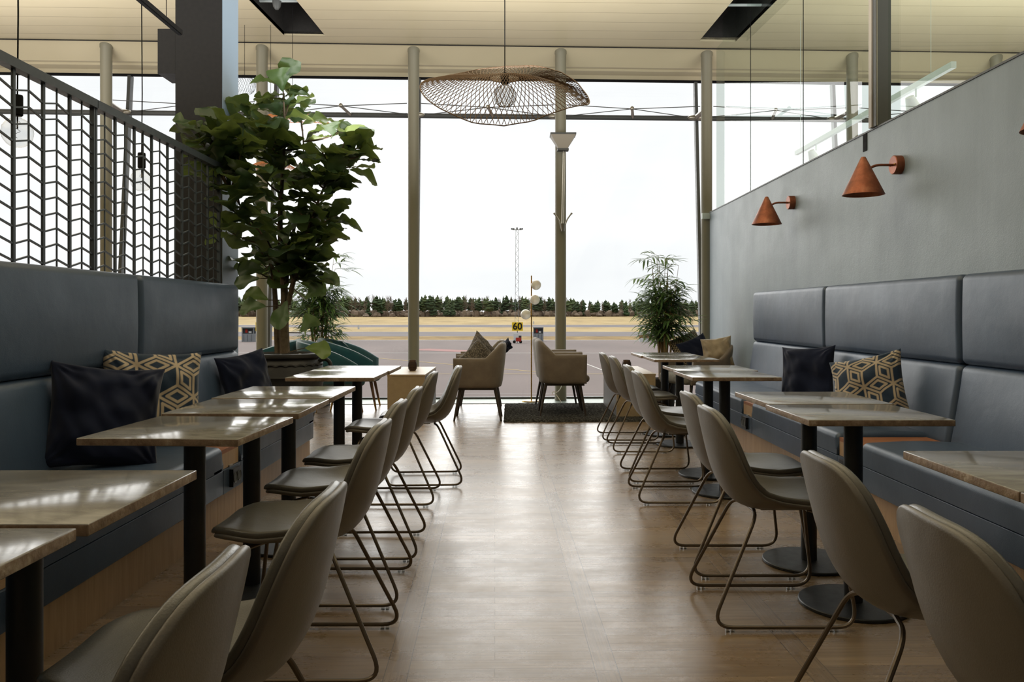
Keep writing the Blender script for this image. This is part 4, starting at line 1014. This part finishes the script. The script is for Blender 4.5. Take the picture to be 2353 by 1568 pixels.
    for (px, py, dx, dz) in ((612, 705, -1, .1), (617, 690, -1, .5), (690, 650, 1, -.2), (700, 690, .6, .6), (660, 690, -.2, -.7), (700, 800, .9, .0), (690, 765, .4, .5), (598, 640, -1, -.1), (610, 622, -1, .2), (720, 640, 1, .1)):
        b = pt(px, py, rs.uniform(-.2, .0)); leaf(fo, b, Vector((dx, rs.uniform(-.4, .2), dz)), Vector((0, -.9, .5)), .22, .15, .2, rs, shade); cand = sorted(tp, key=lambda t: (t-b).length)[0]; g.tube([cand, b], .004, 5)
    g.build('trunk', MAT['bark'], r)
    o = fo.build('foliage', MAT['ficus'], r, weld=False, ang=180); set_shade(o, shade)
fig()
def palm(px, pyt, pyb, Y, hw, label, seed, n=26, potr=.16):
    rs = random.Random(seed); x0 = X_(px, Y); r = thing('potted_bamboo_palm', label, 'potted plant', (x0, Y, 0), 0, 'bamboo palms by the window')
    zt = Z_(pyt, Y); zpot = .36
    g = MB(); g.lathe([(.001, 0), (potr*.8, 0), (potr, zpot-.02), (potr, zpot), (potr-.02, zpot), (potr-.02, zpot-.04), (.001, zpot-.04)], 32); g.build('pot', MAT['pot'], r)
    g = MB(); fo = MB(); shade = []
    for k in range(n):
        a = rs.uniform(0, 2*PI); rr = rs.uniform(0, .07); top = rs.uniform(.45, 1.0)*(zt-zpot)+zpot; sp = hw*rs.uniform(.15, .65)
        b = Vector((rr*math.cos(a), rr*math.sin(a), zpot-.05)); t = Vector((sp*math.cos(a), sp*math.sin(a), top)); m_ = b.lerp(t, .6)-Vector((.03*math.cos(a), .03*math.sin(a), 0)); q = fillet([b, m_, t], .4, 6); g.tube(q, [.007-.0006*i for i in range(len(q))], 6)
        for s in range(8):
            f = 1-(s/8)*.5*rs.uniform(.8, 1.1)
            i = int(f*(len(q)-1)); c = q[i]
            an = rs.uniform(0, 2*PI); dr = Vector((math.cos(an), math.sin(an), rs.uniform(.1, .7))).normalized(); Lb = hw*rs.uniform(.35, .6)
            e = c+dr*Lb-Vector((0, 0, Lb*.2)); g.tube([c, c.lerp(e, .5)+Vector((0, 0, .015)), e], [.003, .002, .0015], 4)
            for w_ in range(6):
                u = .25+.75*w_/5; p = c.lerp(e, u); sd = 1 if w_ % 2 else -1
                side = dr.cross(Vector((0, 0, 1))).normalized()*sd
                dd = (dr*rs.uniform(.5, 1)+side*rs.uniform(.4, .9)+Vector((0, 0, rs.uniform(-.4, .2))))
                leaf(fo, p, dd, Vector((0, 0, 1)), rs.uniform(.14, .25), rs.uniform(.022, .034), rs.uniform(.1, .6), rs, shade, True, 5, 2)
    g.build('canes', MAT['cane'], r, weld=False); o = fo.build('foliage', MAT['palm'], r, weld=False, ang=180); set_shade(o, shade)
palm(1525, 585, 808, 10.3, .40, 'bamboo palm between the right tables and the window', 11, 30)
palm(735, 585, 790, 10.5, .36, 'bamboo palm behind the fiddle leaf fig and teal chairs', 17, 24)

# ---------------------------------------------------------------- outside: airfield
ZG = -2.83
GH = H-ZG
def yd(py): return GH*F/(py-HY)
def plane(name, y0, y1, mat, z=ZG, x=900, z1=None, nx=1, hill=False):
    g = MB(); g.add([(-x, y0, z), (x, y0, z), (x, y1, z if z1 is None else z1), (-x, y1, z if z1 is None else z1)], [(0, 1, 2, 3)]); return struct(g.build(name, mat, smooth=False))
plane('ground_apron', 12.2, yd(782), MAT['asphalt'])
plane('ground_near_verge', yd(782)+.0, yd(773.5), MAT['grass_dark'], ZG+.02)
plane('ground_near_taxiway', yd(773.5), yd(763), MAT['taxi'], ZG+.01)
plane('ground_middle_verge', yd(763), yd(752.5), MAT['grass'], ZG+.02)
plane('ground_far_taxiway', yd(752.5), yd(747), MAT['taxi'], ZG+.01)
g = MB(); ya = yd(747)
def field(u, v):
    x = -1400+2800*u; y = ya+(620-ya)*v; k = v*v*(3-2*v); lump = .9*noise.noise(Vector((x*.006, 3, 0)))+.35
    return (x, y, ZG+.02+k*(2.2+1.1*lump)+.15*k*noise.noise(Vector((x*.05, y*.05, 0))))
g.grid(field, 160, 16); struct(g.build('ground_field', MAT['grass'], ang=180))
def fz(x, y):
    v = (y-ya)/(620-ya); return field((x+1400)/2800, max(0, min(1, v)))[2]
def line(name, pts, wd, mat, label, z=ZG+.012):
    g = MB(); a, b = Vector((*pts[0], z)), Vector((*pts[1], z)); s = (b-a).normalized().cross(Vector((0, 0, 1)))*wd/2
    g.add([a-s, a+s, b+s, b-s], [(0, 1, 2, 3)]); tag(g.build(name, mat, smooth=False), label, 'ground marking', 'painted apron markings')
def gp(px, py): y = yd(py); return (X_(px, y), y)
line('apron_line', (gp(-400, 811), gp(2600, 813)), .35, MAT['white_line'], 'long white painted line across the middle of the apron')
line('apron_line', (gp(-400, 860), gp(2600, 860)), .12, MAT['yellow_line'], 'thin yellow line across the nearer apron')
line('apron_line', (gp(850, 822), gp(1280, 859)), .18, MAT['yellow_line'], 'thin yellow diagonal line on the apron left of the armchairs')
line('apron_line', (gp(1290, 815), gp(1460, 880)), .14, MAT['white_line'], 'pale diagonal line on the apron behind the right chairs')
line('apron_line', (gp(1000, 905), gp(1700, 905)), .06, MAT['white_line'], 'white line on the apron close to the glass')
line('apron_line', (gp(960, 803), gp(1130, 810)), 3.5, MAT['red_line'], 'faded red painted band on the apron left of the armchairs')
def sign(px, pyc, yb, label, txt):
    Y = yd(yb); x = X_(px, Y); r = thing('stand_sign', label, 'sign', (x, Y, ZG), 0, 'yellow aircraft stand signs')
    wd = 25*Y/F; z0 = Z_(760.5, Y)-ZG; z1 = Z_(741, Y)-ZG
    g = MB(); g.box(-wd/2, wd/2, -.04, .04, z0, z1); g.build('panel', MAT['sign_yellow'], r, smooth=False)
    g = MB(); g.box(-.06, .06, .0, .1, 0, z0); g.build('post', MAT['lattice_steel'], r, smooth=False)
    cu = bpy.data.curves.new('numerals', 'FONT'); cu.body = txt; cu.size = (z1-z0)*1.12; cu.align_x = 'CENTER'; cu.align_y = 'CENTER'; cu.extrude = .01; cu.offset = .028
    to = bpy.data.objects.new('numerals', cu); COL.objects.link(to)
    dg = bpy.context.evaluated_depsgraph_get(); me = bpy.data.meshes.new_from_object(to.evaluated_get(dg)); bpy.data.objects.remove(to)
    me.materials.clear(); me.materials.append(MAT['sign_black']); o = bpy.data.objects.new('numerals', me); COL.objects.link(o); o.parent = r; o.location = (0, -.055, (z0+z1)/2); o.rotation_euler = (PI/2, 0, 0)
sign(1189, 750, 788, 'yellow stand sign with black 60 out on the apron', '60')
sign(600, 750, 788, 'yellow stand sign mostly hidden behind the round column', '60')
def cabin(px0, px1, yt, yb, label):
    Y = yd(yb); x0, x1 = X_(px0, Y), X_(px1, Y); zt = Z_(yt, Y)-ZG; w_ = (x1-x0)/2
    r = thing('service_cabinet', label, 'cabinet', ((x0+x1)/2, Y, ZG), 0, 'service cabinets on the apron')
    g = MB(); g.box(-w_, w_, 0, 1.2, 0, zt*.55); g.build('cabinet_body', MAT['out_grey'], r, smooth=False)
    g = MB(); g.box(-w_, w_, .25, 1.2, zt*.55, zt*.92); g.build('dark_front', MAT['out_dark'], r, smooth=False)
    g = MB(); g.box(-w_-.05, w_+.05, -.1, 1.25, zt*.92, zt); g.build('roof', MAT['out_grey'], r, smooth=False)
    for s in (-1, 1):
        g = MB(); g.box(s*w_-.04, s*w_+.04, -.02, .1, 0, zt*.92); g.build('corner_post', MAT['out_grey'], r, smooth=False)
    g = MB(); g.box(-w_*.5, -w_*.1, .2, .25, zt*.62, zt*.85); g.build('red_panel', MAT['out_red'], r, smooth=False)
    g = MB(); g.box(w_*.1, w_*.6, .2, .25, zt*.6, zt*.72); g.build('white_panel', MAT['out_white'], r, smooth=False)
    g = MB()
    for k in (-.33, .0, .33): g.box(w_*k*2-.02, w_*k*2+.02, -.02, 0, .1, zt*.5)
    g.build('door_seams', MAT['out_dark'], r, smooth=False)
cabin(1226, 1248, 752, 785, 'grey service cabinet on the apron beside the 60 sign')
cabin(556, 582, 752, 786, 'grey and red service cabinet on the apron at the far left')
# red white cart below the sign
Y = yd(789); r = thing('baggage_cart', 'small red and white cart standing below the 60 sign', 'cart', (X_(1189, Y), Y-.6, ZG)); w_ = 9*Y/F
g = MB(); g.box(-w_, w_*.2, 0, .9, .25, 1.35); g.build('white_box', MAT['out_white'], r, smooth=False)
g = MB(); g.box(-w_*.4, w_*.9, -.12, .0, .25, .75); g.build('red_panel', MAT['out_red'], r, smooth=False)
g = MB(); g.box(w_*.3, w_, .1, .9, .25, 1.0); g.build('grey_box', MAT['out_dark'], r, smooth=False)
for x in (-w_*.8, w_*.8):
    g = MB(); g.tube([(x, -.1, .2), (x, .05, .2)], .2, 14); g.build('wheel', MAT['sign_black'], r)
# red barrier at right
Y = yd(786); r = thing('barrier_block', 'white and red barrier block on the apron behind the palm', 'barrier', (X_(1480, Y), Y, ZG)); w_ = 10*Y/F
g = MB(); g.box(-w_, w_, 0, .5, 0, .55); g.build('white_base', MAT['out_white'], r, smooth=False); g = MB(); g.box(-w_, w_, 0, .45, .55, .95); g.build('red_top', MAT['out_red'], r, smooth=False)
# little marker posts
for (px, yb, lb) in ((824, 757, 'small white marker post in the grass left of the column'), (1226, 745, 'small white marker on the far taxiway edge')):
    Y = yd(yb); g = MB(); g.box(-.22, .22, -.1, .1, 0, 1.0); o = g.build('marker_post', MAT['out_white'], None, smooth=False, loc=(X_(px, Y), Y, ZG+.02)); tag(o, lb, 'marker post')
# light mast
Y = 270.0; x = X_(1188, Y); zt = Z_(528, Y); zb_ = fz(x, Y) if Y > ya else ZG; r = thing('light_mast', 'tall lattice floodlight mast rising above the trees', 'mast', (x, Y, ZG)); hT = zt-ZG
g = MB(); a = .62
def sec(z): k = 1-.35*z/hT; return a*k
for (sx_, sy_) in ((-1, -1), (1, -1), (1, 1), (-1, 1)): g.tube([(sx_*sec(0), sy_*sec(0), 0), (sx_*sec(hT), sy_*sec(hT), hT)], .055, 5)
nb = 24
for k in range(nb):
    z0, z1 = hT*k/nb, hT*(k+1)/nb
    for s in (-1, 1):
        q = -1 if k % 2 else 1
        g.tube([(-sec(z0)*q, s*sec(z0), z0), (sec(z1)*q, s*sec(z1), z1)], .035, 4); g.tube([(s*sec(z0), -sec(z0)*q, z0), (s*sec(z1), sec(z1)*q, z1)], .035, 4)
g.build('lattice_tower', MAT['lattice_steel'], r, weld=False)
g = MB(); g.box(-1.5, 1.5, -.1, .1, hT-.1, hT+.1); g.build('crossarm', MAT['lattice_steel'], r, smooth=False)
for dx in (-1.7, -1.1, 0, 1.1, 1.7):
    g = MB(); g.box(dx-.28, dx+.28, -.45, .3, hT+.05, hT+.42) if dx else g.box(-.25, .25, -.25, .25, hT+.1, hT+.7); g.build('floodlight', MAT['out_dark'], r, smooth=False)

# forest
def pine(seed, h, kind):
    rs = random.Random(seed); g = MB(); g.mi = 0
    g.tube([(0, 0, -1), (rs.uniform(-.2, .2), 0, h*.5), (0, 0, h*.97)], [h*.016, h*.012, h*.003], 6)
    g.mi = 1
    z0 = h*(.38 if kind == 'pine' else .12); nlay = 11 if kind == 'pine' else 16
    for k in range(nlay):
        t = k/(nlay-1); z = z0+(h-z0)*t
        rad = (h*.27*(math.sin(PI*(.25+.72*t))**.8)*rs.uniform(.7, 1.15)) if kind == 'pine' else h*.24*(1-t)**.8*rs.uniform(.85, 1.1)+.12
        nb_ = 7 if kind == 'pine' else 8
        for j in range(nb_):
            a = rs.uniform(0, 2*PI); q = rs.uniform(.5, 1)*rad; c = Vector((q*.55*math.cos(a), q*.55*math.sin(a), z+rs.uniform(-.3, .3)))
            # irregular needle clump
            b = len(g.v); g.sphere((0, 0, 0), 1, 6, 4)
            for i in range(b, len(g.v)):
                v = Vector(g.v[i]); f_ = 1+.45*noise.noise(v*2.2+Vector((seed+k, j, 0))); g.v[i] = (c.x+v.x*q*.6*f_, c.y+v.y*q*.6*f_, c.z+v.z*h*.042*f_+(-.25*abs(v.x)*q*.3 if kind != 'pine' else 0))
    return g
def birch(seed, h):
    rs = random.Random(seed); g = MB(); g.tube([(0, 0, -1), (.1, 0, h*.5), (0, 0, h)], [h*.011, h*.008, .02], 5)
    for k in range(46):
        z = h*rs.uniform(.25, .97); a = rs.uniform(0, 2*PI); L = h*.16*(1.1-z/h)+.4; e = Vector((L*math.cos(a), L*math.sin(a), z+L*1.3)); g.tube([(0, 0, z), (e.x*.5, e.y*.5, z+L*.55), e], [.07, .05, .02], 3, cap=False)
        for q in range(4):
            f_ = rs.uniform(.35, 1); s = Vector((0, 0, z)).lerp(e, f_); e2 = s+Vector((rs.uniform(-1, 1), rs.uniform(-1, 1), rs.uniform(.1, 1.2)))*.7; g.tube([s, e2], [.035, .015], 3, cap=False)
    return g
protos = []
for i in range(4):
    protos.append(('pine_tree', pine(100+i, 10.5, 'pine').build('pine_tree', [MAT['trunk'], MAT['pine'] if i % 2 else MAT['pine2']], None, weld=False), 'green pine with a bare lower trunk in the forest edge beyond the airfield', 'pines of the forest edge'))
for i in range(2):
    protos.append(('spruce_tree', pine(200+i, 9.5, 'spruce').build('spruce_tree', [MAT['trunk'], MAT['pine']], None, weld=False), 'dark narrow spruce in the forest edge beyond the airfield', 'spruces of the forest edge'))
for i in range(3):
    protos.append(('birch_tree', birch(300+i, 10).build('birch_tree', MAT['birch'], None, weld=False), 'bare brown birch in the forest edge beyond the airfield', 'birches of the forest edge'))
for (n_, o, lb, gr) in protos: tag(o, lb, 'tree', gr)
used = set(); rs = random.Random(77)
tops = [(400, 690), (560, 684), (620, 690), (760, 688), (790, 684), (830, 690), (848, 682), (880, 684), (930, 686), (960, 682), (1000, 684), (1060, 682), (1100, 685), (1190, 684), (1240, 686), (1330, 690), (1360, 694), (1420, 694), (1460, 690), (1600, 692), (1900, 690), (2353, 690)]
for row, (Y0, num) in enumerate(((500, 116), (520, 88), (545, 60))):
    for k in range(num):
        px = 535+1090*(k+rs.uniform(-.35, .35))/num; Y = Y0+rs.uniform(-8, 8)
        kind = rs.choices(range(9), [3, 3, 3, 3, 2.4, 2.4, 2.6, 2.6, 2.6])[0]
        if row == 2 and kind >= 6: kind = rs.randint(0, 5)
        n_, p0, lb, gr = protos[kind]; o = p0 if kind not in used else p0.copy()
        if kind in used: COL.objects.link(o)
        used.add(kind)
        x = X_(px, Y); zg = fz(x, Y)-.1; top = float(np.interp(px, [a for a, b in tops], [b for a, b in tops]))+rs.uniform(-2, 8)
        hh = (Z_(top, Y)-zg)/(10.3 if kind < 4 else 9.5); o.location = (x, Y, zg); o.scale = (hh*rs.uniform(.8, 1.05), hh, hh); o.rotation_euler = (0, 0, rs.uniform(0, 6.28))
g = MB(); rs = random.Random(9)
for k in range(900):
    px = rs.uniform(525, 1640); Y = rs.uniform(495, 550); x = X_(px, Y); hgt = rs.uniform(1.2, 4.2); b = len(g.v); g.sphere((0, 0, 0), 1, 6, 4)
    zf = fz(x, Y)
    for i in range(b, len(g.v)):
        v = Vector(g.v[i]); f_ = 1+.5*noise.noise(v*2+Vector((k, 0, 0))); g.v[i] = (x+v.x*2.0*f_, Y+v.y*2*f_, zf+hgt*.4+v.z*hgt*f_*.7)
o = g.build('undergrowth', MAT['birch'], None, weld=False); tag(o, 'brown undergrowth filling the foot of the forest edge', 'undergrowth'); o['kind'] = 'stuff'
